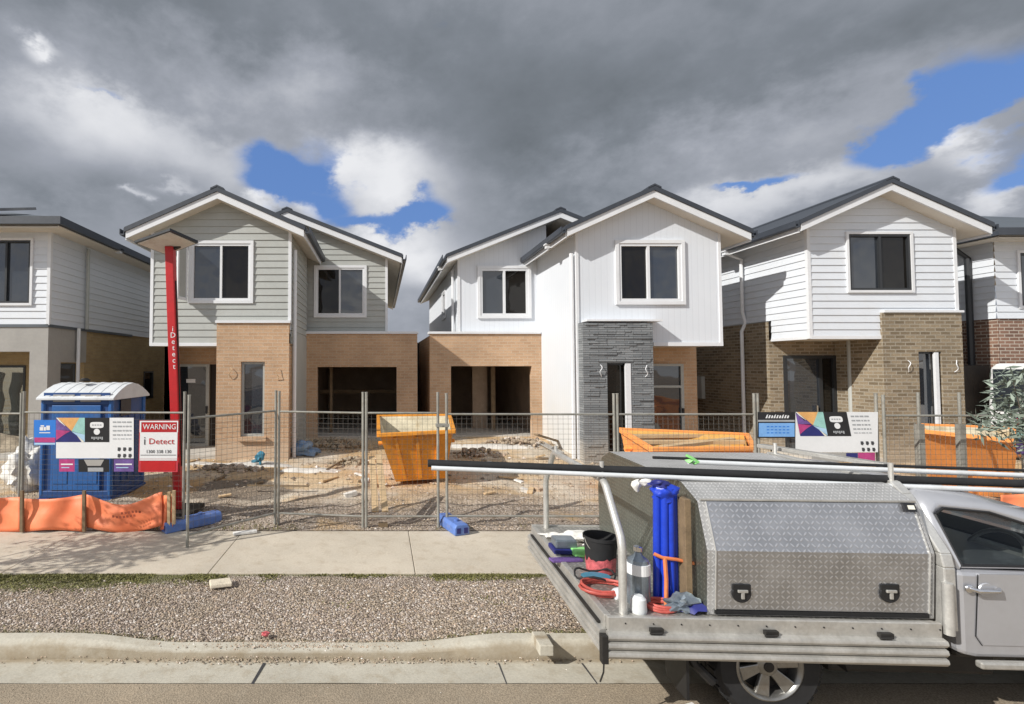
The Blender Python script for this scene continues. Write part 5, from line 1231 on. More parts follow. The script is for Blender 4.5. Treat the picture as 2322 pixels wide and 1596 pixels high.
p = gp(1210, 1455, .0); mb = MB(); mb.box(p.x - .06, p.x + .06, 4.27, 4.5, .075, .165); ko = mb.build('drain_outlet', M['kerb'], bevel=.008); tag(recenter(ko), 'small concrete drain outlet box on the kerb face near the pickup tail', 'drain')
p = gp(598, 1442, .1); lump('rag', 'crumpled reddish rag on the verge edge by the gutter joint', 'rag', M['bucket_label'], (p.x, 4.6, .09), (.04, .03, .015), 2, .5, 30, 2)
p = gp(1540, 1585, .0); plank('pale timber sliver on the road under the pickup', (PX(1528, 3.72), 3.72, .025), (PX(1555, 3.76), 3.76, .025), .012, .006, 'rag')

rs = random.Random(31)
for i in range(16):
    px, py = rs.uniform(430, 1240), rs.uniform(1035, 1120); q = gp(px, py, .26)
    if 845 < px < 1030: continue
    a_ = rs.random() * 3.14; L_ = rs.uniform(.15, .5); z = zlot(q.x, q.y) + .02
    plank('short timber offcut lying on the bare building lot', (q.x - L_ * math.cos(a_) / 2, q.y - L_ * math.sin(a_) / 2, z), (q.x + L_ * math.cos(a_) / 2, q.y + L_ * math.sin(a_) / 2, z + rs.uniform(0, .06)), rs.uniform(.02, .05), .015, rs.choice(('timber', 'timber_dark', 'rag')), 'timber_offcut', 'timber', 'timber offcuts scattered on the building lot')
for i in range(14):
    px, py = rs.uniform(420, 1260), rs.uniform(1025, 1115); q = gp(px, py, .26)
    if 845 < px < 1030: continue
    a_ = rs.random() * 3.14; mb = MB(); z = zlot(q.x, q.y)
    mb.obox((q.x, q.y, z + .03), (.115 * math.cos(a_), .115 * math.sin(a_), .02), (-.05 * math.sin(a_), .05 * math.cos(a_), 0), (-.01, 0, .038))
    tag(recenter(mb.build('brick', M['brick_tan' if i % 2 else 'spill'], bevel=.004)), 'loose brick lying in the dirt of the building lot', 'brick', 'loose bricks scattered on the building lot')
heap('broken white rubble heap left of the second garage opening', 1075, 1030, .8, .35, .18, 25)
heap('dark rubble heap on the sand left of the orange skip', 800, 1045, .6, .3, .15, 26, 'rubble')

# =================================================================== van and shrubs
vx0 = PX(2234, 12.45); t = thing('van', 'white van parked in front of the red brick house at the right edge', 'van', (vx0 + .95, 10.4, .2))
y0, y1, z1 = 8.2, 12.45, PZ(824, 12.2)
prof = [(y1, .45), (y1, 1.3), (y1 - .08, z1 - .12), (y1 - .2, z1), (y0 + 1.5, z1), (y0 + 1.2, z1 - .06), (y0 + .62, 1.42), (y0 + .1, 1.2), (y0, 1.0), (y0, .45)]
mb = MB(); mb.prism(prof, lambda p, q, k: (k, p, q), vx0, vx0 + 1.9); body = mb.build('body', M['white_paint'], t, bevel=.05)
mb = MB(); a, b_ = (y0 + .66, 1.46), (y0 + 1.16, z1 - .12); mb.quad((vx0 + .1, a[0] - .014, a[1]), (vx0 + 1.8, a[0] - .014, a[1]), (vx0 + 1.7, b_[0] - .014, b_[1]), (vx0 + .2, b_[0] - .014, b_[1])); mb.build('windscreen', M['glass'], t)
for ya, yb_ in ((y0 + 1.1, y0 + 2.1), (y0 + 2.2, y0 + 3.1), (y0 + 3.2, y1 - .14)):
    mb = MB(); mb.box(vx0 - .006, vx0 + .01, ya, yb_, 1.42, z1 - .14); mb.build('side_window', M['glass'], t)
mb = MB(); mb.box(vx0 - .015, vx0 + .01, y0 + .5, y1 - .3, .82, .9); mb.build('side_moulding', M['trim_black'], t, bevel=.006)
mb = MB(); mb.box(vx0 + .35, vx0 + 1.55, y0 - .03, y0 + .02, .75, .98); mb.build('grille', M['trim_black'], t, bevel=.02)
mb = MB(); mb.box(vx0 - .02, vx0 + 1.92, y0 - .08, y0 + .1, .4, .68); mb.build('bumper', M['trim_black'], t, bevel=.03)
for x in (vx0 + .05, vx0 + 1.57): mb = MB(); mb.box(x, x + .28, y0 - .035, y0 + .02, .8, 1.0); mb.build('headlight', M['lamp'], t, bevel=.03)
mb = MB(); mb.box(vx0 - .2, vx0 - .04, y0 + .85, y0 + .95, 1.4, 1.65); mb.build('mirror', M['trim_black'], t, bevel=.03)
for x in (vx0 + .0, vx0 + 1.7):
    for y in (y0 + .85, y1 - .85): mb = MB(); mb.lathe((x, y, .2 + .33), (1, 0, 0), [(.2, 0), (.33, .02), (.34, .1), (.33, .19), (.2, .2)], 24); mb.build('wheel', M['black_rubber'], t, smooth=40)
def tree(name, label, base, ht, crown_c, cr, n, m, ls=.06, trunk=.03, seed=1, clumps=14):
    rs = random.Random(seed); t = thing(name, label, 'tree', base); base = Vector(base); cc = Vector(crown_c); mb = MB()
    mb.path([base, base.lerp(cc, .4) + Vector((rs.gauss(0, .04), rs.gauss(0, .04), 0)), base.lerp(cc, .8), cc], trunk, 8, trunk * .35)
    cl = []
    for i in range(clumps):
        v = Vector((rs.gauss(0, 1), rs.gauss(0, 1), rs.gauss(0, .8))).normalized() * rs.uniform(.35, 1.)
        q = cc + Vector((v.x * cr[0], v.y * cr[1], v.z * cr[2])); cl.append(q); s = base.lerp(cc, rs.uniform(.45, .95))
        mb.path([s, s.lerp(q, .5) + Vector((0, 0, .06)), q], trunk * .35, 5, trunk * .1)
    mb.build('trunk', M['bark'], t, smooth=60)
    mb = MB()
    for _ in range(n):
        q = rs.choice(cl); sp = min(cr) * .42; g_ = Vector((rs.gauss(0, 1), rs.gauss(0, 1), rs.gauss(0, .8))); g_ = g_ * min(1., 1.6 / max(.01, g_.length)); p = q + g_ * sp * .8
        a = Vector((rs.gauss(0, 1), rs.gauss(0, 1), rs.gauss(-.3, .7))).normalized(); b_ = a.cross(Vector((rs.gauss(0, 1), rs.gauss(0, 1), rs.gauss(0, 1)))).normalized()
        l = ls * rs.uniform(.6, 1.4); w = l * .22
        mb.quad(p - a * l, p + b_ * w, p + a * l, p - b_ * w)
    mb.build('crown', M[m], t); return t
p = at(2300, 960, 6.75)
tree('young_tree', 'young grey green gum tree leaning in at the right edge', (p.x + .3, 6.75, .135), 2.4, (p.x + .14, 6.75, p.z + .16), (.42, .4, .44), 1000, 'leaf', .075, .022, 3, 14)
tree('street_tree', 'slender street tree on the verge left of view, casting its shadow on the path', (-6.9, 4.95, .12), 3.6, (-6.75, 4.95, 2.6), (.8, .75, .8), 1900, 'leaf_green', .075, .045, 5, 18)
# =================================================================== pickup truck with tray and canopy (local frame: u forward, v across, z up)
YAW = R(2.3); RX, RY = PX(1385, 3.5, 1450), 3.5
ute = thing('pickup_truck', 'silver grey tray back pickup with checker plate canopy parked against the kerb', 'pickup truck', (RX, RY, 0), -YAW)
e1 = Vector((math.cos(YAW), -math.sin(YAW), 0)); e2 = Vector((math.sin(YAW), math.cos(YAW), 0)); O0 = Vector((RX, RY, 0))
def L2W(u, v, z): return O0 + e1 * u + e2 * v + Vector((0, 0, z))
def UL(px, py, v):
    a, b = ray(px, py); c, s = math.cos(YAW), math.sin(YAW)
    u = (a * (RY + v * c) - RX - v * s) / (c + a * s); Y = RY - u * s + v * c
    return u, CAM_H + b * Y
def ub(m): return dict(local=True)
def part(mb, name, m, par=ute, **k): return mb.build(name, M[m], par, local=True, **k)
TW = 2.02; TL = UL(2137, 1450, 0)[0]; ZF = .775
mb = MB(); mb.box(.0, TL, .03, TW - .03, ZF - .06, ZF); part(mb, 'tray_floor', 'plate_floor')
mb = MB(); mb.box(-.02, TL, .0, .035, ZF - .09, ZF + .012); mb.box(-.02, TL, TW - .035, TW, ZF - .09, ZF + .012); mb.box(-.03, .02, .036, TW - .036, ZF - .085, ZF + .01); part(mb, 'coaming_rail', 'alu_dull', bevel=.006)
# ribbed drop side profile (out, z)
zt, zb = ZF - .085, PZ(1497, 3.47)
def ribs(n=3):
    pr = []; h = (zt - zb) / n
    for i in range(n):
        z = zt - i * h; pr += [(.008, z), (.034, z - h * .14), (.040, z - h * .4), (.040, z - h * .55), (.026, z - h * .86), (.006, z - h * .93)]
    return pr + [(.006, zb), (-.01, zb), (-.01, zt)]
P3 = ribs()
mb = MB(); mb.prism(P3, lambda p, q, t: (t, -p, q), -.03, TL); g = part(mb, 'drop_side', 'alu_dull', smooth=25)
for k in range(3):
    u = UL((2052, 1738, 2420)[k] if False else 1485 + k * 258, 1410, 0)[0]
    mb = MB(); mb.box(u - .045, u + .045, -.03, -.002, zt + .004, zt + .035); mb.tube((u - .055, -.035, zt + .006), (u + .03, -.04, zt + .012), .007, 6); part(mb, 'latch', 'dark_metal', g, bevel=.006)
mb = MB()
for k in range(12): u = .1 + k * .19; mb.lathe((u, -.001, ZF - .03), (0, -1, 0), [(.006, 0), (.005, .004)], 6)
part(mb, 'rivet', 'dark_metal', g)
mb = MB(); mb.prism(P3, lambda p, q, t: (t, TW + p, q), -.03, TL); part(mb, 'drop_side', 'alu_dull', smooth=25)
mb = MB(); mb.prism(P3, lambda p, q, t: (-.03 - p, t, q), .03, TW - .03); tg = part(mb, 'tail_gate', 'alu_dull', smooth=25)
mb = MB(); mb.box(-.075, -.028, -.032, .02, zb - .03, zt - .02); part(mb, 'corner_cap', 'dark_metal', tg, bevel=.006)
mb = MB(); mb.box(-.055, -.031, .1, TW - .1, zt + .006, zt + .02); part(mb, 'hinge_strip', 'dark_metal', tg)
mb = MB(); mb.path([(-.05, .0, zb), (-.055, .0, zb - .1), (-.075, .01, zb - .17)], .006, 5); part(mb, 'catch_chain', 'dark_metal', tg)
# rear hoop
u0, z_ = UL(1411, 1300, .08)
def hoop(u, r, name, m):
    mb = MB(); k = 8
    pts = [(u, .08, ZF), (u, .08, 1.22), (u, .10, 1.30), (u, .34, 1.60), (u, .40, 1.645), (u, TW - .40, 1.645), (u, TW - .34, 1.60), (u, TW - .10, 1.30), (u, TW - .08, 1.22), (u, TW - .08, ZF)]
    mb.path(pts, r, 12); return part(mb, name, m, smooth=60)
hoop(u0, .028, 'rear_hoop', 'alu')
for v, zq in ((.42, 1.78), (TW - .45, 1.72)): mb = MB(); mb.tube((u0, v, 1.64), (u0, v, zq), .017, 8); part(mb, 'pipe_stop', 'alu', smooth=40)
# canopy
C0 = UL(1602, 1380, .07)[0]; C1 = UL(2118, 1390, .07)[0]
cp = [(.07, ZF + .004), (.05, 1.235), (.155, 1.55), (.36, 1.642), (TW - .36, 1.648), (TW - .155, 1.55), (TW - .05, 1.235), (TW - .07, ZF + .004)]
mb = MB(); n = len(cp)
mb.add([(C0, p, q) for p, q in cp] + [(C1, p, q) for p, q in cp], [[i, (i + 1) % n, n + (i + 1) % n, n + i] for i in range(n)] + [[n + i for i in range(n)]])
ca = part(mb, 'canopy', 'plate_roof', bevel=.008)
mb = MB(); mb.quad(*[(C0 - .001, p, q) for p, q in cp]); part(mb, 'end_panel', 'plate_dark', ca)
D0, D1 = C0 + .05, C1 - .05
mb = MB(); a = (.07 - .012, ZF + .05); b_ = (.05 - .012, 1.237); c = (.155 - .012, 1.552)
mb.prism([a, b_, c, (c[0] + .02, c[1] - .012), (b_[0] + .02, b_[1] - .01), (a[0] + .02, a[1])], lambda p, q, t: (t, p, q), D0, D1)
dr = part(mb, 'canopy_door', 'plate', ca, bevel=.003)
for u in (D0, D1): mb = MB(); mb.path([(u, a[0] - .003, a[1]), (u, b_[0] - .003, b_[1]), (u, c[0] - .002, c[1])], .005, 5); part(mb, 'door_edge', 'alu', dr, smooth=60)
mb = MB(); mb.box(D0, D1, a[0] - .004, a[0] + .02, ZF + .018, ZF + .046); part(mb, 'door_seal', 'trim_black', ca)
for px in (1680, 2015):
    u, z = UL(px, 1344, .05); v = .05 - .012 + (.02) * (1.235 - z) / .45
    mb = MB(); mb.lathe((u, v + .001, z), (0, -1, 0), [(.066, 0), (.066, .01), (.058, .014), (.05, .012)], 28); mb.box(u - .062, u + .062, v - .012, v, z + .02, z + .062)
    lt = part(mb, 'latch', 'trim_black', ca, bevel=.004)
    mb = MB(); mb.box(u - .034, u + .034, v - .026, v - .012, z + .008, z + .028); mb.box(u - .011, u + .011, v - .024, v - .012, z - .036, z + .01); part(mb, 'handle', 'alu_dull', ca, bevel=.004)
u, z = UL(2058, 1150, .13); mb = MB(); mb.obox((u, .125, z), (.038, 0, 0), (0, .01, .028), (0, -.012, .004)); part(mb, 'maker_plate', 'black_paint', ca)
mb = MB(); mb.obox((u + .003, .113, z + .004), (.02, 0, 0), (0, .005, .013), (0, -.006, .002)); part(mb, 'maker_badge', 'cream_ink', ca)
mb = MB(); mb.path([(C0 + .02, .155, 1.562), (C1 - .02, .155, 1.562)], .009, 6); part(mb, 'hinge_rail', 'alu_dull', ca)
# front rack and headboard
uf = C1 + .055
mb = MB()
pts = [(.015, ZF - .05), (.02, 1.15), (.04, 1.24), (.29, 1.59), (.38, 1.66), (TW - .38, 1.66), (TW - .29, 1.59), (TW - .04, 1.24), (TW - .02, 1.15), (TW - .015, ZF - .05)]
inn = [(p + (.085 if p < TW / 2 else -.075), q - (.06 if 3 <= i <= 6 else 0)) for i, (p, q) in enumerate(pts)]
for i in range(len(pts) - 1):
    a_, b2_, c2, d2 = pts[i], pts[i + 1], inn[i + 1], inn[i]
    mb.hexa([(uf - .03, *a_), (uf - .03, *b2_), (uf - .03, *c2), (uf - .03, *d2), (uf + .045, *a_), (uf + .045, *b2_), (uf + .045, *c2), (uf + .045, *d2)])
part(mb, 'headboard_frame', 'alu', bevel=.008)
mb = MB(); mb.box(uf - .005, uf + .01, .1, TW - .1, ZF, 1.24); part(mb, 'headboard', 'plate')
for v, zq in ((.40, 1.79), (TW - .45, 1.76)): mb = MB(); mb.tube((uf, v, 1.64), (uf, v, zq), .017, 8); part(mb, 'pipe_stop', 'alu', smooth=40)
mb = MB(); mb.tube((uf - .035, -.0, ZF - .06), (uf - .035, -.0, 1.06), .03, 12); part(mb, 'support_tube', 'alu', smooth=50)
# chassis and underside
mb = MB()
for v in (.5, TW - .6): mb.box(.15, 4.4, v, v + .1, .42, .56)
for u in (.2, .9, 1.6, 2.3): mb.box(u, u + .08, .2, TW - .2, .56, .70)
part(mb, 'chassis', 'dark_metal')
mb = MB(); mb.tube((1.18, .2, .35), (1.18, TW - .2, .35), .05, 10); mb.blob((1.18, TW / 2, .35), .16, .16, .15, 2, 0); mb.tube((4.2, .2, .35), (4.2, TW - .2, .35), .04, 8); part(mb, 'axle', 'dark_metal', smooth=50)
mb = MB(); mb.box(.55, .57, .08, .36, .18, .62); mb.path([(.52, .12, .62), (.62, .1, .42), (.74, .1, .3)], .03, 6); part(mb, 'mud_flap', 'trim_black')
mb = MB(); mb.box(.25, .62, .35, TW - .35, .40, .60); part(mb, 'rear_beam', 'alu_dull', bevel=.01)
mb = MB(); mb.tube((.3, .62, .34), (3.4, .62, .36), .035, 8); part(mb, 'exhaust', 'dark_metal', smooth=50)
mb = MB(); n = 14   # inner wheel guard over the rear wheel
for i in range(n):
    a_ = math.pi * (.05 + .9 * i / n); b2_ = math.pi * (.05 + .9 * (i + 1) / n)
    mb.quad(*[(1.18 + .45 * math.cos(q), v, .36 + .36 * math.sin(q)) for q, v in ((a_, .05), (b2_, .05), (b2_, .42), (a_, .42))])
part(mb, 'wheel_guard', 'trim_black')
def wheel(u, v, z, s):
    """s=-1: outside faces -v"""
    R0, w = .372, .235; vo = v if s < 0 else v
    mb = MB(); mb.lathe((u, v, z), (0, s, 0), [(.235, .0), (.29, -.006), (.345, .0), (R0, -.025), (R0 + .003, -.06), (R0 + .003, -w + .06), (R0, -w + .025), (.33, -w), (.235, -w)], 48, closed=True)
    for i in range(40):
        a_ = 2 * math.pi * i / 40
        for dd in (-.05, -.16):
            c_ = Vector((u + (R0 + .004) * math.cos(a_), v + s * (dd - .012), z + (R0 + .004) * math.sin(a_))); t_ = Vector((-math.sin(a_), 0, math.cos(a_))); r_ = Vector((math.cos(a_), 0, math.sin(a_)))
            mb.obox(c_, t_ * .018, Vector((0, .04, 0)), r_ * .006)
    w_ = part(mb, 'wheel', 'black_rubber', smooth=35)
    mb = MB(); mb.lathe((u, v, z), (0, s, 0), [(.236, .002), (.225, .008), (.208, -.004), (.2, -.03), (.198, -.16), (.236, -.2)], 48, closed=True); rm = part(mb, 'rim', 'rim', w_, smooth=40)
    mb = MB()
    for i in range(6):
        a_ = 2 * math.pi * i / 6 + .26
        r_ = Vector((math.cos(a_), 0, math.sin(a_))); t_ = Vector((-math.sin(a_), 0, math.cos(a_))); c0 = Vector((u, v, z)); ov = Vector((0, s, 0))
        pts = []
        for o_ in (0, -.03):
            pts += [c0 + r_ * .05 + t_ * .03 + ov * (-.022 + o_), c0 + r_ * .05 - t_ * .03 + ov * (-.022 + o_), c0 + r_ * .205 - t_ * .052 + ov * (-.004 + o_), c0 + r_ * .205 + t_ * .052 + ov * (-.004 + o_)]
        mb.hexa(pts)
    mb.lathe((u, v, z), (0, s, 0), [(.075, -.05), (.075, -.022), (.06, -.016), (.04, -.01)], 20)
    part(mb, 'spoke', 'rim', w_, bevel=.008)
    mb = MB(); mb.lathe((u, v, z), (0, s, 0), [(.19, -.10), (.19, -.08), (.05, -.075)], 24); mb.lathe((u, v, z), (0, s, 0), [(.036, -.03), (.036, -.006), (.03, -.004)], 16); part(mb, 'hub', 'dark_metal', w_, smooth=40)
uw, zw = UL(1750, 1521, .15); zw = .365
mb = MB(); mb.box(uw + .55, uw + 1.75, .35, 1.25, .24, .56); part(mb, 'shade_tank', 'dark_metal', bevel=.03)  # tank box added to block light under the tray
mb = MB(); mb.box(.62, TL - .1, .3, .36, .36, .7); mb.box(.62, TL - .1, TW - .36, TW - .3, .3, .7); part(mb, 'shade_board', 'dark_metal')  # long boards added to keep the ground beneath the pickup dark
for u in (uw, uw + 3.0):
    wheel(u, .17, zw, -1); wheel(u, TW - .17, zw + .10, 1)
# cab: lower body with wheel arch
c0u = uf + .06; uA = uw + 3.0
side = [(c0u, 1.13), (c0u, .57), (c0u + .1, .55), (uA - .62, .55), (uA - .56, .5)]
side += [(uA - .46 * math.cos(math.pi * i / 10), .46 + .40 * math.sin(math.pi * i / 10)) for i in range(11)]
side += [(uA + .5, .44), (uA + .78, .42), (uA + .86, .5), (uA + .86, .82), (uA + .78, .94), (c0u + 1.62, 1.06), (c0u + 1.42, 1.10)]
mb = MB(); mb.prism(side, lambda p, q, t: (p, t, q), .02, TW - .02); body = part(mb, 'body', 'ute_paint', bevel=.03)
O_ = [(c0u + .01, 1.125), (c0u - .01, 1.51), (c0u + .06, 1.575), (c0u + .45, 1.54), (c0u + .82, 1.44), (c0u + 1.58, 1.085)]
W_ = [UL(2183, 1297, .05), (UL(2128, 1139, .17)[0], 1.46), (UL(2132, 1134, .2)[0] + .03, 1.50), (c0u + .43, 1.475), (c0u + .70, 1.385), (c0u + 1.2, 1.155)]
W_[0] = (W_[0][0], 1.155)
ins = lambda z: .035 + max(0, z - 1.1) * .46
mb = MB(); k = len(O_)
mir_ = lambda P, m_: [(p[0], TW - p[1], p[2]) for p in P] if m_ else P
Wp = [(p[0], ins(p[1]), p[1]) for p in W_]
Sa = [(O_[i][0] * .6 + W_[i][0] * .4, ins(O_[i][1] * .6 + W_[i][1] * .4) - .012, O_[i][1] * .6 + W_[i][1] * .4) for i in range(k)]
Sb = [(O_[i][0], ins(O_[i][1]) + .03, O_[i][1] + .004) for i in range(k)]
Mp = [(p[0], ins(p[1]) + .13, p[1] + .04) for p in O_]; Rp = [(p[0], .62, p[1] + .06) for p in O_]
for m_ in (0, 1):
    w_, sa_, sb_, mp_, rp_ = (mir_(x, m_) for x in (Wp, Sa, Sb, Mp, Rp))
    for i in range(k - 1):
        mb.quad(w_[i], w_[i + 1], sa_[i + 1], sa_[i]); mb.quad(sa_[i], sa_[i + 1], sb_[i + 1], sb_[i])
        if i >= 1 and i < 4: mb.quad(sb_[i], sb_[i + 1], mp_[i + 1], mp_[i]); mb.quad(mp_[i], mp_[i + 1], rp_[i + 1], rp_[i])
    i = k - 2; q = lambda p: (p[0], p[1] + (-.05 if m_ else .05), p[2] + .012)
    mb.quad(sb_[i], sb_[i + 1], q(sb_[i + 1]), q(sb_[i]))
    mb.quad(w_[k - 1], w_[0], sb_[0], sb_[k - 1])
for i in (1, 2, 3): mb.quad(Rp[i], Rp[i + 1], mir_(Rp, 1)[i + 1], mir_(Rp, 1)[i])
f1, f2 = mir_(Sb, 1), mir_(Mp, 1)
mb.quad(Sb[0], Sb[1], Mp[1], Rp[1], mir_(Rp, 1)[1], f2[1], f1[1], f1[0])
cab = part(mb, 'cabin', 'ute_paint')
bm = bmesh.new(); bm.from_mesh(cab.data); bmesh.ops.remove_doubles(bm, verts=bm.verts, dist=.0005); bmesh.ops.recalc_face_normals(bm, faces=bm.faces); bm.to_mesh(cab.data); bm.free()
for p in cab.data.polygons: p.use_smooth = True
cab.data.set_sharp_from_angle(angle=R(48))
md = cab.modifiers.new('solid', 'SOLIDIFY'); md.thickness = .015; md.offset = -1
mb = MB(); A, B = O_[4], O_[5]; mb.quad((A[0] + .02, ins(A[1]) + .05, A[1] - .01), (B[0], ins(B[1]) + .04, B[1] + .02), (B[0], TW - ins(B[1]) - .04, B[1] + .02), (A[0] + .02, TW - ins(A[1]) - .05, A[1] - .01)); part(mb, 'windscreen', 'car_glass')
for mir in (0, 1):
    f = (lambda p: (p[0], TW - ins(p[1]) - .012, p[1])) if mir else (lambda p: (p[0], ins(p[1]) + .012, p[1]))
    mb = MB(); mb.quad(*[f(p) for p in W_]); part(mb, 'side_window', 'car_glass')
    mb = MB(); s_ = 1 if mir else -1
    pts = [Vector(f(p)) + Vector((0, s_ * .012, 0)) for p in W_]; mb.path(pts, .011, 5, closed=True); part(mb, 'window_seal', 'trim_black')
# door skin, handle, seams
for mir in (0, 1):
    v = TW - .02 if mir else .02; s_ = 1 if mir else -1
    dp = [(c0u + .13, 1.115), (c0u + .10, .70), (c0u + .14, .64), (c0u + 1.05, .64), (c0u + 1.22, .8), (c0u + 1.22, 1.105)]
    mb = MB(); mb.prism(dp, lambda p, q, t: (p, v + s_ * t, q), -.01, .006); d_ = part(mb, 'door', 'ute_paint')
    mb = MB(); mb.path([(p, v + s_ * .003, q) for p, q in [(a_ - .006, b2_ - .004) for a_, b2_ in dp[:3]]], .0028, 4); part(mb, 'door_gap', 'trim_black', d_)
    hu, hz = (UL(2193, 1333, .0)[0] + .02, UL(2193, 1336, 0)[1])
    mb = MB(); mb.path([(hu, v + s_ * .016, hz + .005), (hu + .02, v + s_ * .045, hz), (hu + .15, v + s_ * .045, hz - .002), (hu + .19, v + s_ * .016, hz)], .014, 8); mb.lathe((hu + .0, v + s_ * .012, hz + .002), (0, s_, 0), [(.03, 0), (.028, .008), (.02, .012)], 14); part(mb, 'handle', 'chrome', d_, smooth=50)
    mb = MB(); mb.lathe((hu + .11, v + s_ * .008, hz - .008), (0, s_, 0), [(.05, 0), (.045, .007), (.02, .008)], 16); part(mb, 'handle_cup', 'ute_paint', d_, smooth=40)
    mb = MB(); mb.box(c0u + 1.3, c0u + 1.42, min(v + s_ * .04, v + s_ * .22), max(v + s_ * .04, v + s_ * .22), 1.14, 1.3); part(mb, 'mirror', 'trim_black', bevel=.03)
    mb = MB(); mb.box(c0u + .08, uA - .56, min(v + s_ * .0, v + s_ * .05), max(v + s_ * .0, v + s_ * .05), .50, .546); part(mb, 'side_step', 'alu_dull', bevel=.012)
    mb = MB(); n = 12
    for i in range(n):
        q0, q1 = math.pi * i / n, math.pi * (i + 1) / n
        mb.quad(*[(uA - r_ * math.cos(q), v + s_ * o_, .46 + r_ * .88 * math.sin(q)) for q, r_, o_ in ((q0, .45, .03), (q1, .45, .03), (q1, .52, .004), (q0, .52, .004))])
    part(mb, 'wheel_arch', 'trim_black')
    mb = MB(); mb.box(uA + .70, uA + .875, min(v - s_ * .02, v - s_ * .38), max(v - s_ * .02, v - s_ * .38), .74, .9); part(mb, 'headlight', 'lamp', bevel=.03)
mb = MB(); mb.box(uA + .8, uA + .88, .45, TW - .45, .68, .88); part(mb, 'grille', 'trim_black', bevel=.02)
mb = MB(); mb.box(uA + .74, uA + .95, .06, TW - .06, .38, .6); part(mb, 'bumper', 'ute_paint', bevel=.04)
mb = MB(); mb.box(uA - .6, uA + .7, .3, TW - .3, .35, .9); part(mb, 'engine_bay', 'trim_black')
# cab interior
mb = MB(); mb.box(c0u + .05, c0u + 1.5, .1, TW - .1, .5, .6); mb.box(c0u + 1.0, c0u + 1.46, .12, TW - .12, .7, 1.12); part(mb, 'dashboard', 'trim_black', bevel=.03)
mb = MB()
for v in (.28, 1.08):
    mb.box(c0u + .15, c0u + .6, v, v + .5, .6, .82); mb.obox((c0u + .16, v + .25, 1.08), (.06, 0, 0), (0, .23, 0), (-.05, 0, .27)); mb.obox((c0u + .12, v + .25, 1.43), (.04, 0, 0), (0, .12, 0), (0, 0, .07))
part(mb, 'seat', 'dark_metal', bevel=.04)
us, zs_ = UL(2262, 1252, .5); mb = MB()
axs = Vector((.85, 0, -.5)).normalized(); p_ = axs.cross(Vector((0, 1, 0))).normalized()
mb.path([Vector((us, .52, zs_)) + (Vector((0, 1, 0)) * math.cos(2 * math.pi * i / 24) + p_ * math.sin(2 * math.pi * i / 24)) * .18 for i in range(24)], .017, 8, closed=True)
mb.obox((us, .52, zs_), (.03, 0, .02), (0, .17, 0), (-.01, 0, .02)); mb.tube((us, .52, zs_), Vector((us, .52, zs_)) + axs * .3, .035, 8); part(mb, 'steering_wheel', 'alu', smooth=50)

# =================================================================== load carried on the rack and in the tray (things of their own)
def load(mb, name, m, label, cat, smooth=None, bevel=0., group=None):
    o = MB(); o.v = [L2W(*v) for v in mb.v]; o.f = mb.f
    return tag(recenter(o.build(name, M[m], smooth=smooth, bevel=bevel)), label, cat, group)
def W2(px, py, d): return at(px, py, d)
def wpipe(name, m, label, cat, a, b_, r, group=None, n=14):
    mb = MB(); mb.tube(a, b_, r, n); return tag(recenter(mb.build(name, M[m], smooth=50)), label, cat, group)
GP = 'pipes carried on the pickup rack'
wpipe('pipe', 'black_rubber', 'long thick black pipe laid along the pickup rack', 'pipe', W2(970, 1050, 3.98), W2(2420, 1100, 3.78), .030, GP)
wpipe('pipe', 'plastic_white', 'long white pipe lying just below the thick black pipe', 'pipe', W2(978, 1061, 3.93), W2(2420, 1117, 3.73), .018, GP)
wpipe('pipe', 'plastic_white', 'bright thin white pipe above the black pipe over the canopy', 'pipe', W2(1560, 1047, 4.06), W2(2420, 1082, 3.86), .019, GP)
wpipe('pipe', 'black_rubber', 'thin black pipe behind the bright white pipe', 'pipe', W2(1480, 1037, 4.14), W2(2420, 1070, 3.96), .012, GP)
for px, py, lab in ((1563, 1046, 'lime green tie on the pipes above the black pipe'), (1577, 1078, 'lime green tie end hanging below the pipes')):
    q = W2(px, py, 3.92 if py > 1060 else 4.0); mb = MB()
    if py > 1060: mb.blob(q, .016, .02, .022, 1, .4, random.Random(4))
    else:
        mb.path([q + Vector((-.03, 0, .05)), q + Vector((.0, -.02, .035)), q + Vector((.05, -.03, .0)), q + Vector((.04, .01, -.02))], .012, 5); mb.blob(q, .04, .02, .022, 1, .5, random.Random(7))
    tag(recenter(mb.build('tie', M['lime'], smooth=40)), lab, 'tie')
# blue tubes
u, _ = UL(1506, 1210, .27); mb = MB(); rs = random.Random(4)
for i, (du, dv) in enumerate(((-.065, .0), (-.022, -.03), (.025, -.03), (.068, .0), (-.04, .045), (.03, .05))):
    top = 1.60 + .05 * rs.random(); mb.tube((u + du, .27 + dv, ZF + .005), (u + du * .9 + .01, .27 + dv, top), .027, 12)
tb = thing('tube_bundle', 'bundle of upright blue tubes strapped to the back of the canopy', 'tubes', L2W(u, .27, ZF))
o = MB(); o.v = [L2W(*v) for v in mb.v]; o.f = mb.f; o.build('tube', M['tube_blue'], tb, smooth=50)
mb = MB(); mb.blob((u, .265, 1.58), .095, .07, .065, 3, .3, random.Random(5), .3); o = MB(); o.v = [L2W(*v) for v in mb.v]; o.f = mb.f; o.build('cap', M['tube_blue'], tb, smooth=50)
mb = MB(); mb.blob((u - .03, .265, 1.645), .07, .05, .028, 3, .3, random.Random(6), .3); o = MB(); o.v = [L2W(*v) for v in mb.v]; o.f = mb.f; o.build('top_cap', M['navy_ink'], tb, smooth=50)
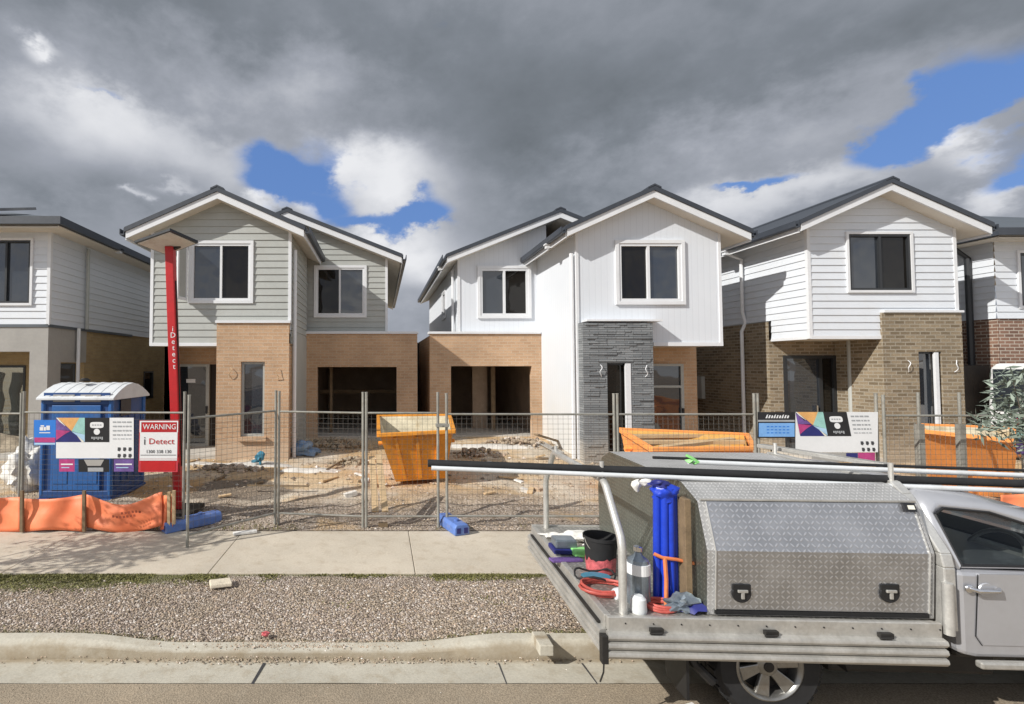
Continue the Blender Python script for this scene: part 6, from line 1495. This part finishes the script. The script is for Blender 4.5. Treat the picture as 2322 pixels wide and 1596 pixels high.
mb = MB(); mb.path([(u - .1, .23, 1.14), (u - .05, .21, 1.12), (u + .05, .205, 1.11), (u + .17, .2, 1.085)], .013, 6); mb.path([(u - .035, .205, 1.12), (u - .03, .2, .97), (u - .04, .19, ZF + .01)], .014, 6); o = MB(); o.v = [L2W(*v) for v in mb.v]; o.f = mb.f; o.build('strap', M['strap'], tb, smooth=60)
u, z = UL(1457, 1098, .35); mb = MB(); mb.blob((u + .02, .35, z + .01), .055, .03, .03, 2, .35, random.Random(3)); mb.blob((u - .05, .35, z - .01), .03, .03, .045, 2, .35, random.Random(8)); load(mb, 'rag', 'rag', 'white rag tied beside the top of the blue tubes', 'rag', 50)
u, _ = UL(1553, 1230, .2); mb = MB(); mb.obox((u, .2, (ZF + 1.56) / 2), (.022, 0, 0), (0, .045, 0), (.0, 0, (1.56 - ZF) / 2)); load(mb, 'board', 'timber_dark', 'narrow brown board standing between the blue tubes and the canopy', 'board', None, .003)
# gas cylinder
u, _ = UL(1447, 1330, .22); t = thing('gas_cylinder', 'blue grey gas cylinder standing behind the rear hoop', 'cylinder', L2W(u, .22, ZF))
def tpart(mb, name, m, smooth=None, bevel=0.):
    o = MB(); o.v = [L2W(*v) for v in mb.v]; o.f = mb.f; return o.build(name, M[m], t, smooth=smooth, bevel=bevel)
mb = MB(); mb.lathe((u, .22, ZF + .0), (0, 0, 1), [(.07, 0), (.08, .02), (.08, .28), (.07, .33), (.03, .36), (.02, .38)], 24); tpart(mb, 'body', 'bottle_steel', 40)
mb = MB(); mb.lathe((u, .22, ZF + .38), (0, 0, 1), [(.02, 0), (.03, .01), (.03, .04), (.012, .05)], 12); tpart(mb, 'valve', 'chrome', 40)
mb = MB(); mb.lathe((u, .22, ZF + .23), (0, 0, 1), [(.081, 0), (.0815, .001), (.0815, .075), (.081, .076)], 24); tpart(mb, 'label', 'white_paint')
u2, _ = UL(1447, 1360, .1); mb = MB(); mb.lathe((u2, .1, ZF), (0, 0, 1), [(.05, 0), (.055, .02), (.05, .1), (.03, .12)], 16); load(mb, 'jar', 'plastic_white', 'white jar in front of the gas cylinder', 'jar', 40)
# bucket
u, _ = UL(1361, 1250, .82); t = thing('bucket', 'black bucket with a torn pink label standing in the tray', 'bucket', L2W(u, .82, ZF))
mb = MB(); mb.lathe((u, .82, ZF), (0, 0, 1), [(.112, 0), (.115, .01), (.135, .27), (.142, .275), (.142, .30), (.133, .30), (.128, .27), (.108, .02), (.0, .018)], 32); tpart(mb, 'pail', 'black_rubber', 40)
mb = MB(); n = 18
for i in range(n):
    a0_, a1_ = math.pi * (.9 + 1.0 * i / n), math.pi * (.9 + 1.0 * (i + 1) / n); k0 = .1 + .06 * mnoise.noise(Vector((i * .6, 1, 0))) + .05 * i / n; k1 = .1 + .06 * mnoise.noise(Vector(((i + 1) * .6, 1, 0))) + .05 * (i + 1) / n
    rr_ = lambda z: .1165 + .02 * z / .27
    mb.quad(*[(u + rr_(z) * math.cos(a_), .82 + rr_(z) * math.sin(a_), ZF + z) for a_, z in ((a0_, .01), (a1_, .01), (a1_, k1), (a0_, k0))])
tpart(mb, 'label', 'bucket_label')
mb = MB(); mb.path([(u + .14 * math.cos(q), .82 - .02 - .13 * math.sin(q) * .55, ZF + .285 - .13 * math.sin(q)) for q in [math.pi * i / 12 for i in range(13)]], .004, 5); tpart(mb, 'handle', 'steel', 60)
# small things on the tray floor
u, _ = UL(1348, 1300, .62); t = thing('frame_net', 'teal cloth stretched on a black loop lying in the tray', 'net', L2W(u, .62, ZF))
mb = MB(); mb.path([(u + .16 * math.cos(2 * math.pi * i / 20), .62 + .11 * math.sin(2 * math.pi * i / 20), ZF + .05 + .02 * math.sin(i)) for i in range(20)], .008, 6, closed=True); tpart(mb, 'loop', 'black_rubber', 60)
mb = MB(); mb.quad(*[(u + .12 * math.cos(2 * math.pi * i / 12), .60 + .08 * math.sin(2 * math.pi * i / 12), ZF + .045) for i in range(12)]); tpart(mb, 'cloth', 'teal_plastic')
def coil(u, v, r, n, seed, label):
    rs = random.Random(seed); mb = MB(); pts = []
    for i in range(n * 16):
        a_ = 2 * math.pi * i / 16; rr_ = r * (1 + .35 * mnoise.noise(Vector((i * .11, seed, 0)))); pts.append((u + rr_ * math.cos(a_) + .03 * mnoise.noise(Vector((i * .2, 3, seed))), v + .75 * rr_ * math.sin(a_), ZF + .015 + .012 * (i // 16) + .012 * mnoise.noise(Vector((i * .3, 7, seed)))))
    mb.path(pts, .011, 6); load(mb, 'hose', 'hose_red', label, 'hose', 60)
u, _ = UL(1372, 1335, .4); coil(u, .42, .17, 4, 3, 'tangled red hose lying in the tray below the bucket')
u, _ = UL(1500, 1375, .14); coil(u, .16, .10, 3, 9, 'red hose end at the foot of the blue tubes')
u, _ = UL(1392, 1346, .3); mb = MB(); mb.lathe((u, .3, ZF + .03), (1, .4, 0), [(.035, 0), (.045, .02), (.045, .07), (.03, .075)], 16); load(mb, 'cup', 'plastic_white', 'white cup lying beside the foot of the rear hoop', 'cup', 40)
for px, py, v, r, sd, lab in ((1300, 1196, 1.55, (.16, .1, .05), 3, 'white crumpled cloth lying at the far side of the tray'), (1345, 1208, 1.4, (.1, .09, .06), 5, 'white crumpled cloth behind the black bucket'), (1250, 1190, 1.66, (.09, .06, .02), 8, 'flat pale scrap on the far tray corner')):
    u, _ = UL(px, py, v); mb = MB(); mb.blob((u, v, ZF + r[2] * .7), *r, 3, .5, random.Random(sd)); load(mb, 'rag', 'rag', lab, 'rag', 40)
u, _ = UL(1278, 1232, 1.25); t = thing('tool_case', 'grey tool case with navy base lying in the tray left of the bucket', 'case', L2W(u, 1.25, ZF))
mb = MB(); mb.box(u - .1, u + .1, 1.17, 1.33, ZF + .05, ZF + .13); tpart(mb, 'lid', 'bottle_steel', None, .015); mb = MB(); mb.box(u - .12, u + .12, 1.15, 1.35, ZF + .005, ZF + .05); tpart(mb, 'base', 'navy_ink', None, .01)
u, _ = UL(1312, 1243, 1.18); mb = MB(); mb.obox((u, 1.15, ZF + .035), (.07, .01, 0), (-.01, .05, 0), (0, 0, .03)); load(mb, 'box', 'lime', 'bright green box between the tool case and the bucket', 'box', None, .008)
u, _ = UL(1270, 1255, 1.05); mb = MB(); mb.obox((u + .04, 1.02, ZF + .012), (.14, .02, 0), (-.01, .04, 0), (0, 0, .01)); load(mb, 'level', 'purple_ink', 'flat purple bar lying in the tray in front of the tool case', 'bar', None, .004)
u, _ = UL(1548, 1362, .1); mb = MB(); mb.blob((u, .12, ZF + .055), .10, .05, .06, 3, .5, random.Random(12), .8); load(mb, 'plastic_bag', 'bottle_steel', 'crumpled grey plastic bag at the foot of the canopy', 'bag', 20)
u, _ = UL(1580, 1372, .1); mb = MB(); mb.blob((u - .02, .1, ZF + .035), .07, .04, .035, 2, .5, random.Random(14)); load(mb, 'cloth', 'navy_ink', 'dark navy cloth beside the grey plastic bag', 'cloth', 40)

a, b_ = at(1722, 1010, 5.25), at(2010, 1055, 4.25); d = (b_ - a) / 2; mb = MB(); mb.obox((a + b_) / 2, d, Vector((d.y, -d.x, 0)).normalized() * .045, (0, 0, .018))
tag(recenter(mb.build('plank', M['alu_dull'], bevel=.004)), 'weathered pale plank laid slantwise across the canopy roof', 'plank')
